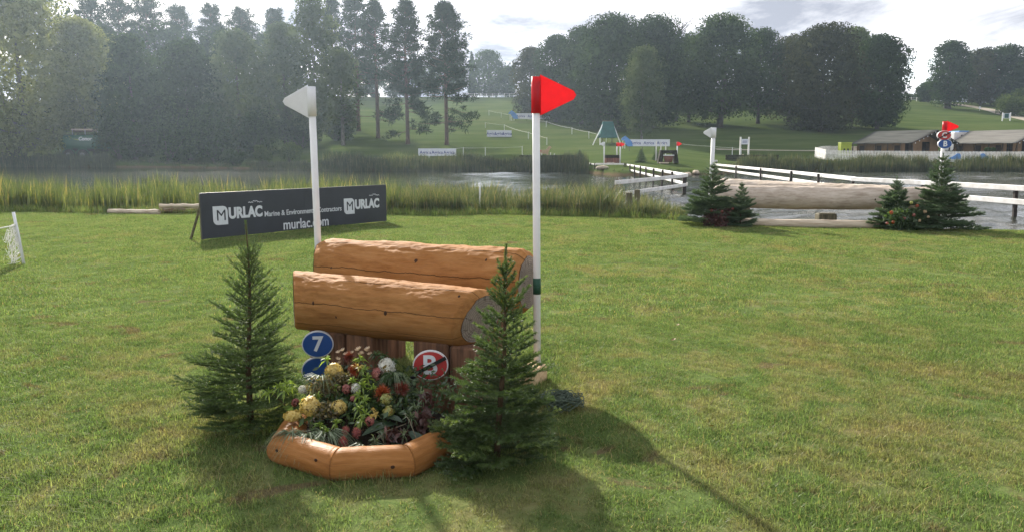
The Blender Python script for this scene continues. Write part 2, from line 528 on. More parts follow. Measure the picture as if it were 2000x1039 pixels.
def endgrain(name, c_in, c_out, scale):
    m, nt, ns, ls, out = newmat(name)
    tc = ns.new('ShaderNodeTexCoord').outputs['Object']
    s = ns.new('ShaderNodeSeparateXYZ'); ls.new(tc, s.inputs[0])
    nz = noise_tex(nt, tc, 9, 4, 0.6)
    r = mth(nt, 'SQRT', mth(nt, 'ADD', mth(nt, 'POWER', s.outputs[1], 2.0), mth(nt, 'POWER', s.outputs[2], 2.0)))
    rr = mth(nt, 'ADD', r, mth(nt, 'MULTIPLY', nz, 0.035))
    rings = mth(nt, 'ADD', mth(nt, 'MULTIPLY', mth(nt, 'SINE', mth(nt, 'MULTIPLY', rr, scale)), 0.5), 0.5)
    ang = mth(nt, 'ARCTAN2', s.outputs[2], s.outputs[1])
    cr = noise_tex(nt, None, 1.0, 0)
    vn = ns.new('ShaderNodeCombineXYZ'); ls.new(mth(nt, 'MULTIPLY', ang, 1.0), vn.inputs[0]); ls.new(mth(nt, 'MULTIPLY', r, 2.0), vn.inputs[1])
    crack = ramp(nt, noise_tex(nt, vn.outputs[0], 3.4, 2, 0.4), [(0.485, 0.0), (0.50, 1.0), (0.515, 0.0)])
    c = mixc(nt, rings, c_in, c_out)
    c = mixc(nt, mth(nt, 'MULTIPLY', ramp(nt, nz, [(0.3, 0.0), (0.7, 1.0)]), 0.5), c, tuple(x * 0.55 for x in c_in))
    c = mixc(nt, mth(nt, 'MULTIPLY', crack, 0.8), c, (0.02, 0.015, 0.012))
    principled(nt, out, c, 0.8, 0.2, bump(nt, mth(nt, 'SUBTRACT', rings, crack), 0.4, 0.004))
    return m
M['end'] = endgrain('grey_end_grain', (0.220, 0.172, 0.140), (0.330, 0.265, 0.220), 420)

M['white'] = simple('white_plastic', (0.72, 0.72, 0.72), (0.62, 0.62, 0.63), 5, 0.42, 0.45)
M['whiteflag'] = simple('white_flag_plastic', (0.66, 0.67, 0.68), (0.58, 0.59, 0.60), 7, 0.5, 0.4, 0.05, 0.002)
M['whitepaint'] = simple('white_rail_paint', (0.78, 0.77, 0.75), (0.58, 0.56, 0.53), 3, 0.55, 0.3)
M['greenstrap'] = simple('green_strap', (0.020, 0.075, 0.045), (0.012, 0.05, 0.03), 60, 0.6, 0.3, 0.5, 0.003, (0.2, 0.2, 4))
M['black'] = simple('black_tape', (0.012, 0.012, 0.013), (0.008, 0.008, 0.009), 12, 0.45, 0.4)
M['blue'] = simple('blue_sign_face', (0.014, 0.072, 0.27), (0.011, 0.060, 0.235), 9, 0.4, 0.45)
M['red'] = simple('red_sign_face', (0.42, 0.035, 0.035), (0.36, 0.03, 0.03), 9, 0.4, 0.45)
M['letter'] = simple('pale_lettering', (0.66, 0.68, 0.70), (0.58, 0.60, 0.63), 9, 0.5, 0.4)
M['charcoal'] = simple('charcoal_board', (0.030, 0.034, 0.045), (0.024, 0.027, 0.036), 2.5, 0.42, 0.45, 0.03, 0.01)
M['board'] = simple('white_board', (0.62, 0.64, 0.70), (0.55, 0.57, 0.63), 2, 0.5, 0.3)
M['agblue'] = simple('navy_lettering', (0.045, 0.065, 0.24), (0.035, 0.05, 0.20), 3, 0.5, 0.3)
M['horseblue'] = simple('light_blue_board', (0.12, 0.27, 0.58), (0.09, 0.22, 0.50), 2, 0.5, 0.3)
M['tarp'] = simple('green_tarpaulin', (0.020, 0.095, 0.085), (0.012, 0.060, 0.056), 1.5, 0.55, 0.3, 0.4, 0.1)
M['tarp2'] = simple('pale_green_tarpaulin', (0.09, 0.27, 0.23), (0.06, 0.20, 0.17), 1.5, 0.55, 0.3, 0.4, 0.1)
M['canvas2'] = simple('pale_canvas_roof', (0.20, 0.19, 0.17), (0.14, 0.135, 0.12), 0.9, 0.9, 0.0, 0.3, 0.1, (3, 0.4, 1))
M['canvas'] = simple('grey_canvas_roof', (0.105, 0.105, 0.095), (0.065, 0.066, 0.060), 0.9, 0.9, 0.0, 0.3, 0.1, (3, 0.4, 1))
M['tan'] = simple('tan_canvas_wall', (0.27, 0.165, 0.085), (0.19, 0.115, 0.06), 0.8, 0.8, 0.2, 0.3, 0.08)
M['dark'] = simple('near_black', (0.012, 0.011, 0.010), (0.008, 0.008, 0.008), 3, 0.7, 0.2)
M['tentpole'] = simple('dark_tent_pole', (0.05, 0.035, 0.025), (0.03, 0.022, 0.016), 3, 0.7, 0.3)
M['bark'] = simple('bark', (0.085, 0.072, 0.058), (0.035, 0.030, 0.026), 3.5, 0.9, 0.15, 0.8, 0.05, (2, 2, 0.4))
M['palebark'] = simple('pale_bark', (0.20, 0.185, 0.16), (0.07, 0.062, 0.052), 3, 0.9, 0.15, 0.8, 0.05, (2, 2, 0.6))
M['pinebark'] = simple('pine_bark', (0.15, 0.095, 0.065), (0.06, 0.045, 0.036), 3, 0.9, 0.15, 0.8, 0.05, (2, 2, 0.5))
M['twig'] = simple('twig_bark', (0.10, 0.065, 0.035), (0.05, 0.034, 0.02), 30, 0.85, 0.2)
M['greenpaint'] = simple('green_truck_paint', (0.018, 0.090, 0.055), (0.014, 0.072, 0.045), 1.2, 0.22, 0.5)
M['tyre'] = simple('tyre_rubber', (0.018, 0.018, 0.018), (0.012, 0.012, 0.012), 6, 0.85, 0.2)
M['steel'] = simple('grey_steel', (0.35, 0.35, 0.36), (0.25, 0.25, 0.26), 4, 0.35, 0.5, metallic=0.5)
M['rail'] = simple('pale_boom_metal', (0.55, 0.46, 0.36), (0.45, 0.34, 0.25), 4, 0.3, 0.5)
M['binyellow'] = simple('lime_bin_plastic', (0.30, 0.36, 0.03), (0.24, 0.30, 0.02), 2, 0.5, 0.3)
M['track'] = simple('gravel_track', (0.33, 0.29, 0.23), (0.24, 0.21, 0.165), 1.2, 0.95, 0.1, 0.3, 0.05)
M['brickred'] = simple('faded_red_brush', (0.27, 0.12, 0.09), (0.13, 0.07, 0.055), 2.5, 0.9, 0.1, 0.6, 0.1, (4, 4, 0.7))
M['hedge'] = simple('dark_brushwood', (0.040, 0.038, 0.026), (0.015, 0.015, 0.011), 6, 0.95, 0.1, 0.8, 0.1)
M['horsewood'] = simple('horse_cutout_wood', (0.42, 0.30, 0.18), (0.33, 0.23, 0.14), 3, 0.7, 0.2)
M['soil'] = simple('dark_soil', (0.030, 0.022, 0.015), (0.012, 0.010, 0.008), 20, 0.95, 0.1, 0.8, 0.03)
M['stone'] = simple('bank_stone', (0.40, 0.34, 0.26), (0.27, 0.22, 0.17), 3, 0.9, 0.15, 0.6, 0.05)
M['net'] = simple('frayed_white_net', (0.78, 0.77, 0.74), (0.66, 0.65, 0.62), 20, 0.7, 0.2)
M['rope'] = simple('white_rope', (0.62, 0.62, 0.56), (0.52, 0.52, 0.46), 10, 0.7, 0.2)

# red flag plastic lets some light through
m, nt, ns, ls, out = newmat('red_flag_plastic'); M['redflag'] = m
tc = ns.new('ShaderNodeTexCoord').outputs['Object']
rc = ramp(nt, noise_tex(nt, tc, 20, 3), [(0.3, (0.55, 0.018, 0.030)), (0.7, (0.62, 0.022, 0.038))])
pr = ns.new('ShaderNodeBsdfPrincipled'); ls.new(rc, pr.inputs['Base Color']); pr.inputs['Roughness'].default_value = 0.4
tl = ns.new('ShaderNodeBsdfTranslucent'); ls.new(mixc(nt, 1.0, rc, (1.35, 1.1, 1.1), 'MULTIPLY'), tl.inputs[0])
mx = ns.new('ShaderNodeMixShader'); mx.inputs[0].default_value = 0.55
ls.new(pr.outputs[0], mx.inputs[1]); ls.new(tl.outputs[0], mx.inputs[2]); ls.new(mx.outputs[0], out.inputs['Surface'])

M['leaf_dark'] = leafmat('dark_green_leaves', (0.009, 0.020, 0.007), (0.048, 0.082, 0.026), 0.24, gloss=0)
M['leaf_mid'] = leafmat('mid_green_leaves', (0.012, 0.026, 0.008), (0.058, 0.094, 0.030), 0.26, gloss=0)
M['leaf_light'] = leafmat('light_green_leaves', (0.046, 0.074, 0.022), (0.100, 0.135, 0.048), 0.33, gloss=0)
M['leaf_pale'] = leafmat('pale_willow_leaves', (0.095, 0.115, 0.045), (0.290, 0.310, 0.140), 0.40, gloss=0)
M['leaf_olive'] = leafmat('olive_leaves', (0.038, 0.060, 0.028), (0.095, 0.122, 0.060), 0.30, gloss=0)
M['leaf_bronze'] = leafmat('bronze_leaves', (0.016, 0.022, 0.009), (0.062, 0.068, 0.027), 0.24, gloss=0)
M['leaf_pine'] = leafmat('pine_needles', (0.014, 0.028, 0.016), (0.038, 0.060, 0.030), 0.15, gloss=0)
M['needle'] = leafmat('spruce_needles', (0.034, 0.066, 0.020), (0.095, 0.152, 0.042), 0.30, (0.230, 0.290, 0.080), 0.05)
M['needle_blue'] = leafmat('fir_needles', (0.032, 0.062, 0.030), (0.084, 0.142, 0.062), 0.26, (0.120, 0.175, 0.075), 0.05)
M['reed_near'] = leafmat('yellowing_reeds', (0.050, 0.080, 0.026), (0.150, 0.175, 0.062), 0.38, (0.400, 0.300, 0.120))
M['reed_mid'] = leafmat('bank_reeds', (0.036, 0.060, 0.024), (0.110, 0.135, 0.058), 0.34, (0.270, 0.215, 0.115))
M['reed_far'] = leafmat('far_reeds', (0.022, 0.038, 0.013), (0.064, 0.084, 0.028), 0.34, (0.180, 0.155, 0.080))
# ------------------------------------------------------------------ the ground, one sheet
def structure(o):
    o['kind'] = 'structure'
    return o

ys = np.concatenate([np.arange(-14, 14, 0.7), np.arange(14, 32, 0.35), np.arange(32, 60, 2.5), np.arange(60, 116, 0.8), np.arange(116, 300, 3.5), np.arange(300, 561, 20)])
ts = np.concatenate([np.linspace(-1.55, -0.9, 14), np.linspace(-0.88, 0.88, 190), np.linspace(0.9, 1.55, 14)])
YY, TT = np.meshgrid(ys, ts, indexing='ij')
XX = TT * (np.maximum(YY, 0) * 0.86 + 16 + 0.02 * np.abs(YY))
ZZ = terrain(XX, YY)
nv = XX.size; ny, nx = XX.shape
me = bpy.data.meshes.new('ground')
idx = np.arange(nv).reshape(ny, nx)
q = np.stack([idx[:-1, :-1], idx[:-1, 1:], idx[1:, 1:], idx[1:, :-1]], -1).reshape(-1, 4)
me.vertices.add(nv); me.vertices.foreach_set('co', np.stack([XX, YY, ZZ], -1).astype(np.float32).ravel())
me.loops.add(q.size); me.loops.foreach_set('vertex_index', q.astype(np.int32).ravel())
me.polygons.add(len(q)); me.polygons.foreach_set('loop_start', np.arange(0, q.size, 4, dtype=np.int32))
me.polygons.foreach_set('use_smooth', np.ones(len(q), bool))
me.materials.append(M['turf']); me.update(calc_edges=True)
ground = structure(link('ground', me))

# pond: one sheet, its rim buried under the banks
NU, NY = 350, 280
uu = np.linspace(-700, 2700, NU); kk = np.linspace(0, 1, NY)
yn_ = np.interp(uu, YN_U, YN_Y) + 0.9; yf_ = np.interp(uu, YF_U, YF_Y) + 1.0
YW = yn_[None, :] * (yf_ / yn_)[None, :] ** kk[:, None]
XW = (uu[None, :] - 1000) / F * YW
rw = np.random.default_rng(2)
calm = 0.12 + 0.88 * sstep(-9, -2, XW)
gust = 0.55 + 0.45 * np.sin(XW * 0.23 + 0.8 + 0.9 * np.sin(YW * .11)) * np.sin(YW * 0.17 + 2.0 + .6 * np.sin(XW * .3))
ZW = np.zeros_like(XW)
for q in range(16):
    lam = 0.42 * 1.16 ** q
    th = math.radians(-62 + rw.normal() * 30)
    kx, ky = math.cos(th) * 6.283 / lam, math.sin(th) * 6.283 / lam
    ph = kx * XW + ky * YW + rw.uniform(0, 6.28) + 1.1 * np.sin(XW * .31 + q) + 1.1 * np.sin(YW * .27 + 2 * q)
    res = np.clip((lam / np.maximum(YW * .0075, .05) - 2.2) / 2.5, 0, 1)
    ZW += 0.0105 * lam ** .75 * (1 - np.abs(np.sin(ph * .5)) * 2) * .5 * res + 0.0065 * lam ** .75 * np.sin(ph * 1.0 + 1) * res
edge = np.minimum(kk * 30, 1)[:, None] * np.minimum((1 - kk) * 30, 1)[:, None]
ZW = -0.30 + ZW * calm * gust * edge
me = bpy.data.meshes.new('water')
idx = np.arange(NU * NY).reshape(NY, NU)
q = np.stack([idx[:-1, :-1], idx[:-1, 1:], idx[1:, 1:], idx[1:, :-1]], -1).reshape(-1, 4)
me.vertices.add(NU * NY); me.vertices.foreach_set('co', np.stack([XW, YW, ZW], -1).astype(np.float32).ravel())
me.loops.add(q.size); me.loops.foreach_set('vertex_index', q.astype(np.int32).ravel())
me.polygons.add(len(q)); me.polygons.foreach_set('loop_start', np.arange(0, q.size, 4, dtype=np.int32))
me.polygons.foreach_set('use_smooth', np.ones(len(q), bool))
me.materials.append(M['water']); me.update(calc_edges=True)
water = structure(link('water', me))

# gravel track up the hill
tr = MB()
tp = []
for (u, Y) in ((1858, 224), (1890, 217), (1920, 207), (1950, 196), (1980, 184), (2010, 172), (2060, 158), (2130, 140)):
    tp.append(onground(u, Y))
dense = []
for a, b in zip(tp[:-1], tp[1:]):
    for k in range(8): dense.append(a.lerp(b, k / 8))
for i, p in enumerate(dense):
    d = (dense[min(i + 1, len(dense) - 1)] - dense[max(i - 1, 0)]); d.z = 0; d.normalize()
    s = Vector((-d.y, d.x, 0))
    for k in (-1, -.5, 0, .5, 1):
        w = p + s * k * 1.9
        tr.v.append((w.x, w.y, gz(w.x, w.y) + 0.06))
for i in range(len(dense) - 1):
    for k in range(4):
        a = i * 5 + k
        tr.f.append((a, a + 5, a + 6, a + 1)); tr.m.append(0)
structure(obj('track', tr, M['track']))
# worn path across the hill foot
tr = MB()
dense = [onground(u, Y) for u, Y in zip(np.linspace(1400, 1720, 40), np.linspace(106, 110, 40))]
for p in dense:
    for k in (0, 1):
        y = p.y + k * 1.3
        tr.v.append((p.x, y, gz(p.x, y) + 0.03))
for i in range(39): tr.f.append((2 * i, 2 * i + 2, 2 * i + 3, 2 * i + 1)); tr.m.append(0)
structure(obj('path', tr, M['track']))

# ------------------------------------------------------------------ trees
def limb_path(a, b, sag, rng, n=5):
    pts = []
    for i in range(n + 1):
        t = i / n
        p = a.lerp(b, t)
        p = p + Vector((rng.uniform(-1, 1), rng.uniform(-1, 1), rng.uniform(-.6, .6))) * (a - b).length * 0.05 * math.sin(math.pi * t)
        p.z += sag * math.sin(math.pi * t)
        pts.append(p)
    return pts

def broadleaf(u, Y, top_v, half_px, label, cat='tree', leaf='leaf_dark', bark='bark', n=16000, low=0.08, nl=34, size=0.40,
              density=1.0, name='broadleaf_tree', group=None, seed=None, shape=1.0, trunk_r=None, lean=0.0, depth=1.0):
    sparse = 1.0
    base = onground(u, Y)
    H = at(u, top_v, Y).z - base.z
    R = half_px / F * Y
    rng = np.random.default_rng(seed if seed is not None else int(u * 7 + Y * 3) & 0xffff)
    r = random.Random(int(u * 13 + Y))
    t = thing(name, label, cat, base - Vector((0, 0, 0.15)), 0.0, group)
    cz = H * (low + (1 - low) / 2); hz = H * (1 - low) / 2
    # lobes fill the crown
    C, Rl = [], []
    nl = int(nl * 1.5)
    skew = rng.uniform(-.12, .12, 2) * R
    for i in range(nl):
        f = -0.97 + 1.87 * (i + rng.random()) / nl
        prof = (1 - max(f, 0) ** 1.9) ** 0.62 * rng.uniform(.82, 1.08) if f > 0 else 1 - 0.45 * f * f
        rl = rng.uniform(0.26, 0.46) * min(R, hz * 0.9)
        k = rng.uniform(0.30, 1.0) ** 0.6
        a = i * 2.4 + rng.uniform(-.6, .6)
        rr_ = max(R * prof - rl * .8, 0.05) * k
        c = np.array([math.cos(a) * rr_, math.sin(a) * rr_ * depth, cz + f * hz])
        c[2] = min(c[2], H - rl * rng.uniform(.8, 1.0))
        C.append(c); Rl.append(rl)
    top = np.array([rng.uniform(-.1, .1) * R, 0, H - 0.22 * min(R, hz)]); C.append(top); Rl.append(0.25 * min(R, hz))
    C = np.array(C); Rl = np.array(Rl)
    w = Rl ** 2; w /= w.sum()
    k = rng.choice(len(C), n, p=w)
    D = unit(rng.normal(size=(n, 3)))
    D[:, 2] = np.where(rng.random(n) < 0.35, np.abs(D[:, 2]), D[:, 2])
    rad = Rl[k] * np.where(rng.random(n) < .2, rng.uniform(.4, 1, n), rng.uniform(0.86, 1.10, n))
    P = C[k] + D * rad[:, None] * np.array([1.05, 1.05, 0.8])
    keep = P[:, 2] > 0.5
    P, D, k = P[keep], D[keep], k[keep]
    Nn = unit(D + rng.normal(size=P.shape) * 0.75 + np.array([0, 0, 0.35]))
    inner = rng.random(len(P)) < .06
    P[inner] = C[k[inner]] + (P[inner] - C[k[inner]]) * .55
    V = leaf_quads(P, Nn, np.where(inner, size * 3.0, size) * sparse, 0.62, rng, 0.25)
    lobe_t = rng.uniform(0, 1, len(C))
    tint = np.clip(0.62 * lobe_t[k] + 0.38 * rng.random(len(P)), 0, 1)
    link('crown', np_mesh('crown', V, 4, tint, M[leaf]), t)
    tr = trunk_r or max(0.16, H * 0.018)
    mb = MB()
    fork = Vector((lean * .4, 0, H * max(0.25, low + 0.08)))
    mb.tube([(0, 0, -0.3), (lean * .05, 0, H * 0.03), (lean * .2, 0, fork.z * .5), fork, (lean * .8, 0, H * 0.62), (lean, 0, H * 0.86)],
            [tr * 1.6, tr * 1.15, tr * 0.95, tr * 0.8, tr * 0.42, tr * 0.1], 9)
    obj('trunk', mb, M[bark], t, True)
    mb = MB()
    for i in range(min(nl, 16)):
        c = Vector(C[i])
        z0 = min(max(fork.z * r.uniform(0.8, 1.5), H * low), H * 0.6, max(c.z - 0.5, 0.6))
        mb.tube(limb_path(Vector((lean * .4, 0, z0)), c, 0.0, r), [tr * .45, tr * .38, tr * .28, tr * .2, tr * .12, tr * .05], 6)
        for q in range(3):
            e = c + Vector(D[(i * 3 + q) % len(D)]) * Rl[i]
            mb.tube([c, c.lerp(e, .5), e], [tr * .1, tr * .06, tr * .03], 4, False)
    obj('limbs', mb, M[bark], t, True)
    return t

def pine(u, Y, top_v, half_px, label, bare=0.32, puffs=190, name='pine_tree', group=None, leaf='leaf_pine', lowlimbs=5, conical=0.75, base=None, seed=None):
    base = base or onground(u, Y)
    H = at(u, top_v, Y).z - base.z
    R = half_px / F * Y
    rng = np.random.default_rng(seed if seed is not None else int(u * 5 + Y)); r = random.Random(int(u * 3 + Y))
    t = thing(name, label, 'tree', base - Vector((0, 0, 0.15)), 0.0, group)
    mb = MB(); tr = H * 0.013
    mb.tube([(0, 0, -.3), (0.05, 0, H * .04), (0.0, .05, H * .3), (-.08, 0, H * .6), (0, 0, H * .97)], [tr * 1.6, tr * 1.15, tr, tr * .7, tr * .12], 9)
    obj('trunk', mb, M['pinebark'], t, True)
    lm = MB(); PP, DD = [], []
    ends = []
    nb = puffs // 3
    for i in range(nb):
        f = (i + r.random()) / nb
        z = H * (bare + (0.97 - bare) * f)
        prof = 1.15 * min(1.0, (f + 0.2) * 3.0) * (1 - f) ** conical + 0.12
        L = R * prof * r.uniform(0.6, 1.1)
        a = i * 2.4 + r.uniform(-.5, .5)
        up = r.uniform(-0.15, 0.35) + f * 0.5
        ends.append((z, a, L, up))
    for i in range(lowlimbs):
        ends.append((H * r.uniform(0.06, bare), r.choice([0.2, 2.9, 5.9, 3.6, 1.0]) + r.uniform(-.4, .4), R * r.uniform(0.6, 1.15), r.uniform(-0.30, 0.05)))
    for z, a, L, up in ends:
        d = Vector((math.cos(a), math.sin(a), up))
        p0 = Vector((0, 0, z)); p1 = p0 + d * L
        lm.tube([p0, p0.lerp(p1, .5) + Vector((0, 0, -.04 * L)), p1], [tr * .25, tr * .16, tr * .05], 5, False)
        k = 4 if L > R * .35 else 3
        for q in range(k):
            s = 0.45 + 0.6 * (q + r.random()) / k
            c = p0 + d * L * s + Vector((r.uniform(-.25, .25) * L, r.uniform(-.25, .25) * L, r.uniform(-.2, .3) * L * .7 + .12))
            PP.append(c); DD.append(d)
    obj('limbs', lm, M['pinebark'], t, True)
    PP = np.array([tuple(p) for p in PP])
    m = 46
    n = len(PP) * m
    rep = np.repeat(np.arange(len(PP)), m)
    pr = rng.uniform(0.45, 0.85, len(PP)) * (H / 22) ** 0.5
    dirs = unit(rng.normal(size=(n, 3)) + np.array([0, 0, 0.35]))
    start = PP[rep] + dirs * pr[rep][:, None] * rng.uniform(0.1, 0.8, (n, 1)) * np.array([1.35, 1.35, 0.9])
    L = pr[rep] * rng.uniform(.5, .95, n)
    V = spikes(start, unit(dirs + rng.normal(size=(n, 3)) * .35), L, 0.16 * (H / 22) ** .5, rng)
    tint = np.clip(0.5 * rng.random(len(PP))[rep] + 0.5 * rng.random(n), 0, 1)
    link('needles', np_mesh('needles', V, 3, tint, M[leaf]), t)
    return t

def far_spire(u, Y, top_v, half_px, label, name='conifer_tree', group=None, leaf='leaf_pine'):
    base = onground(u, Y); H = at(u, top_v, Y).z - base.z; R = half_px / F * Y
    rng = np.random.default_rng(int(u + Y)); t = thing(name, label, 'tree', base - Vector((0, 0, .1)), 0, group)
    mb = MB(); mb.tube([(0, 0, -.2), (0, 0, H * .5), (0, 0, H * .98)], [H * .016, H * .01, H * .002], 7)
    obj('trunk', mb, M['pinebark'], t, True)
    n = 4500
    f = 1 - np.sqrt(rng.random(n)) * 0.97
    tier = np.floor(f * 14) / 14
    a = rng.random(n) * 6.283
    rr = R * (1 - tier) * (0.35 + 0.65 * np.sqrt(rng.random(n))) * (0.8 + 0.3 * np.sin(a * 5 + tier * 40))
    P = np.stack([np.cos(a) * rr, np.sin(a) * rr, H * (0.04 + 0.95 * f) - rr * 0.25], 1)
    D = unit(np.stack([np.cos(a), np.sin(a), -0.25 + 0 * a], 1) + rng.normal(size=(n, 3)) * .4)
    link('needles', np_mesh('needles', spikes(P, D, H * .05, H * .016, rng), 3, rng.random(n), M[leaf]), t)
    return t

def shrub(u, Y, top_v, half_px, label, leaf='leaf_light', n=2500, size=0.22, name='shrub', group=None, base=None):
    base = base or onground(u, Y); H = at(u, top_v, Y).z - base.z; R = half_px / F * Y
    rng = np.random.default_rng(int(u * 3 + Y * 11))
    t = thing(name, label, 'shrub', base - Vector((0, 0, .05)), 0, group)
    C = rng.normal(size=(12, 3)) * np.array([R * .4, R * .35, H * .16]) + np.array([0, 0, H * .5])
    k = rng.integers(0, 12, n)
    P = C[k] + unit(rng.normal(size=(n, 3))) * (rng.random((n, 1)) ** .4) * np.array([R * .45, R * .45, H * .32])
    P[:, 2] = np.clip(P[:, 2], .05, H)
    V = leaf_quads(P, unit(rng.normal(size=(n, 3)) + np.array([0, 0, .5])), size, .6, rng, .2)
    link('foliage', np_mesh('foliage', V, 4, rng.random(n), M[leaf]), t)
    mb = MB()
    for c in C:
        mb.tube([(0, 0, 0), tuple(c * np.array([.5, .5, .5])), tuple(c)], [R * .03, R * .02, R * .008], 5, False)
    obj('stems', mb, M['bark'], t)
    return t

g = 'trees on the far bank of the pond'
broadleaf(52, 112, -75, 125, 'huge pale yellow-green willow on the bank, cut by the picture edge', leaf='leaf_pale', bark='palebark', n=24000, nl=40, size=0.40, low=0.03, density=.6, name='willow_tree', group=g)
broadleaf(168, 117, 30, 80, 'pale spreading willow whose branches hang over the green tanker', leaf='leaf_pale', bark='palebark', n=15000, nl=34, size=0.38, low=0.16, name='willow_tree', group=g)
broadleaf(265, 113, 62, 66, 'dark dense tree standing next to the green tanker', leaf='leaf_dark', low=0.02, group=g, n=13000)
broadleaf(372, 114, 75, 82, 'broad dark tree reaching down to the water, second from the tanker', leaf='leaf_dark', low=0.02, group=g, n=15000)
broadleaf(470, 116, 52, 74, 'grey-green leafy tree between the broad dark tree and the slender birch', leaf='leaf_olive', low=0.05, group=g, n=12000, size=.36)
broadleaf(560, 118, 40, 58, 'olive green tree behind the white flag, with bare lower trunk', leaf='leaf_olive', low=0.16, group=g, n=9000, size=.36)
broadleaf(618, 113, -15, 60, 'tall slender birch with thin grey trunk and see-through crown', leaf='leaf_olive', bark='palebark', low=0.14, nl=40, n=11000, size=.34, name='birch_tree', group=g, trunk_r=.16)
broadleaf(670, 117, 90, 50, 'small grey-green tree among the pine trunks', leaf='leaf_olive', bark='palebark', low=0.24, n=5000, size=.34, group=g)
shrub(566, 98, 278, 24, 'round light green shrub at the water edge below the white flag')
shrub(512, 97, 284, 18, 'low light green shrub beside the round one at the water edge')
shrub(455, 99, 290, 22, 'low dark shrub under the broad dark trees at the water edge', leaf='leaf_mid')
shrub(30, 111, 236, 34, 'yellowing bush beneath the huge willow', leaf='leaf_pale')

for (u, Y, tv, hw, lab) in ((235, 111, 200, 45, 'dense low dark thicket between the tanker and the water'), (330, 110, 190, 60, 'dense low dark thicket at the foot of the broad dark tree'),
                            (420, 108, 205, 55, 'dense low dark thicket before the grey-green tree'), (505, 112, 205, 50, 'added dark bush in place of the shaded ground beneath the olive tree'),
                            (590, 118, 215, 45, 'added dark bush in place of the shaded ground around the birch trunk'), (655, 126, 220, 45, 'added dark bush in place of the shaded ground among the pine trunks'), (20, 118, 215, 60, 'dark undergrowth bush behind the yellowing bush')):  # bushes beneath olive, birch and pines are added, dark in place of shaded ground
    shrub(u, Y, tv, hw, lab, leaf='leaf_dark', n=5000, size=.34, group='dark undergrowth along the far bank')
g2 = 'pines along the skyline behind the bank trees'
for (u, Y, tv, hw, lab) in ((195, 152, -12, 36, 'dark pine top poking out just past the pale willow crown'),
                            (248, 154, -18, 38, 'dark pine rising behind the dense tree beside the tanker'),
                            (302, 156, -10, 38, 'third pine of the skyline row, broad and flat topped'),
                            (362, 158, 10, 34, 'shorter pine of the skyline row above the broad dark tree'),
                            (424, 158, 8, 30, 'pointed pine of the skyline row with sky on both sides'),
                            (482, 158, 14, 32, 'low round topped pine of the skyline row'),
                            (545, 156, 16, 28, 'ragged pine of the skyline row left of the birch top'.replace(' left of', ' beside'))):
    pine(u, Y, tv, hw * 1.35, lab, bare=.12, puffs=260, group=g2, conical=.55)
broadleaf(100, 150, -60, 110, 'dark woodland tree filling the gap behind the huge willow', n=9000, low=.05, group='dark trees in the second row')
broadleaf(215, 140, 40, 70, 'dark woodland tree behind the tanker', n=8000, low=.03, group='dark trees in the second row')
broadleaf(330, 150, 40, 80, 'dark woodland tree under the skyline pines above the broad dark tree', n=8000, low=.03, group='dark trees in the second row')
broadleaf(440, 150, 50, 75, 'dark woodland tree under the pointed skyline pine', n=8000, low=.03, group='dark trees in the second row')
broadleaf(530, 150, 60, 60, 'dark woodland tree directly behind the white flag', n=7000, low=.10, group='dark trees in the second row')
g3 = 'tall pines on the slope'
pine(700, 140, -14, 44, 'tall pine with open crown, first from the birch', bare=.34, puffs=200, group=g3)
pine(738, 128, -2, 42, 'tall pine with ragged crown and sky showing through', bare=.42, puffs=150, group=g3)
pine(655, 146, -8, 36, 'pine half hidden by the birch crown', bare=.35, puffs=150, group=g3)
pine(796, 118, 0, 44, 'tall pine with narrow pointed crown and low ragged branches, base near the white board', bare=.34, puffs=210, lowlimbs=9, group=g3)
pine(872, 116, 3, 52, 'tall pine with broad pointed crown and one long low branch reaching over the slope', bare=.34, puffs=250, lowlimbs=9, group=g3)
g4 = 'trees beyond the hilltop'
broadleaf(705, 225, 112, 60, 'dark hilltop tree behind the ragged pine', n=5000, low=.04, size=.6, group=g4)
broadleaf(790, 235, 118, 60, 'dark hilltop tree behind the narrow pine', n=5000, low=.04, size=.6, group=g4)
broadleaf(868, 240, 110, 52, 'dark hilltop tree behind the broad pine', n=5000, low=.04, size=.6, group=g4)
broadleaf(955, 243, 96, 42, 'round topped hilltop tree standing clear against the sky', n=7000, low=.03, size=.55, leaf='leaf_mid', group=g4)
broadleaf(992, 246, 128, 22, 'small dark hilltop tree beside the round topped one', n=4000, low=.03, size=.55, group=g4)
far_spire(922, 246, 98, 7, 'thin dark spire of a conifer beside the round topped hilltop tree')

g5 = 'trees of the big clump on the hill'
def clump(*a, **k):
    a = list(a); a[3] *= 1.16; k['low'] = k.get('low', .08) * .75; k['n'] = int(k.get('n', 14000) * 1.25)
    return broadleaf(*a, group=g5, **k)
clump(1035, 172, 90, 36, 'small bronze green tree at the low end of the clump, above the red flag', leaf='leaf_bronze', n=8000, low=.03)
clump(1085, 160, 66, 50, 'dark rounded tree second from the low end of the clump', n=12000, low=.03)
clump(1135, 155, 48, 55, 'dark green tree rising behind the red flag tip', leaf='leaf_mid', n=12000, low=.04)
clump(1195, 142, 24, 82, 'huge round crowned tree at the high shoulder of the clump', n=20000, nl=48, low=.05)
clump(1275, 146, 26, 72, 'huge dark tree behind the slim pale tree of the clump', leaf='leaf_dark', n=17000, nl=44, low=.06)
clump(1253, 121, 86, 46, 'slim pale green tree with thin grey trunk in front of the clump', leaf='leaf_olive', bark='palebark', n=6500, nl=40, size=.3, low=.12, name='birch_tree', trunk_r=.18)
clump(1345, 158, 62, 62, 'mid green tree beneath the bare twiggy top of the clump', leaf='leaf_mid', n=12000, low=.14)
clump(1405, 146, 24, 84, 'broad domed tree with a thick leaning trunk in the middle of the clump', leaf='leaf_mid', n=19000, nl=46, low=.17, trunk_r=.55, lean=1.2)
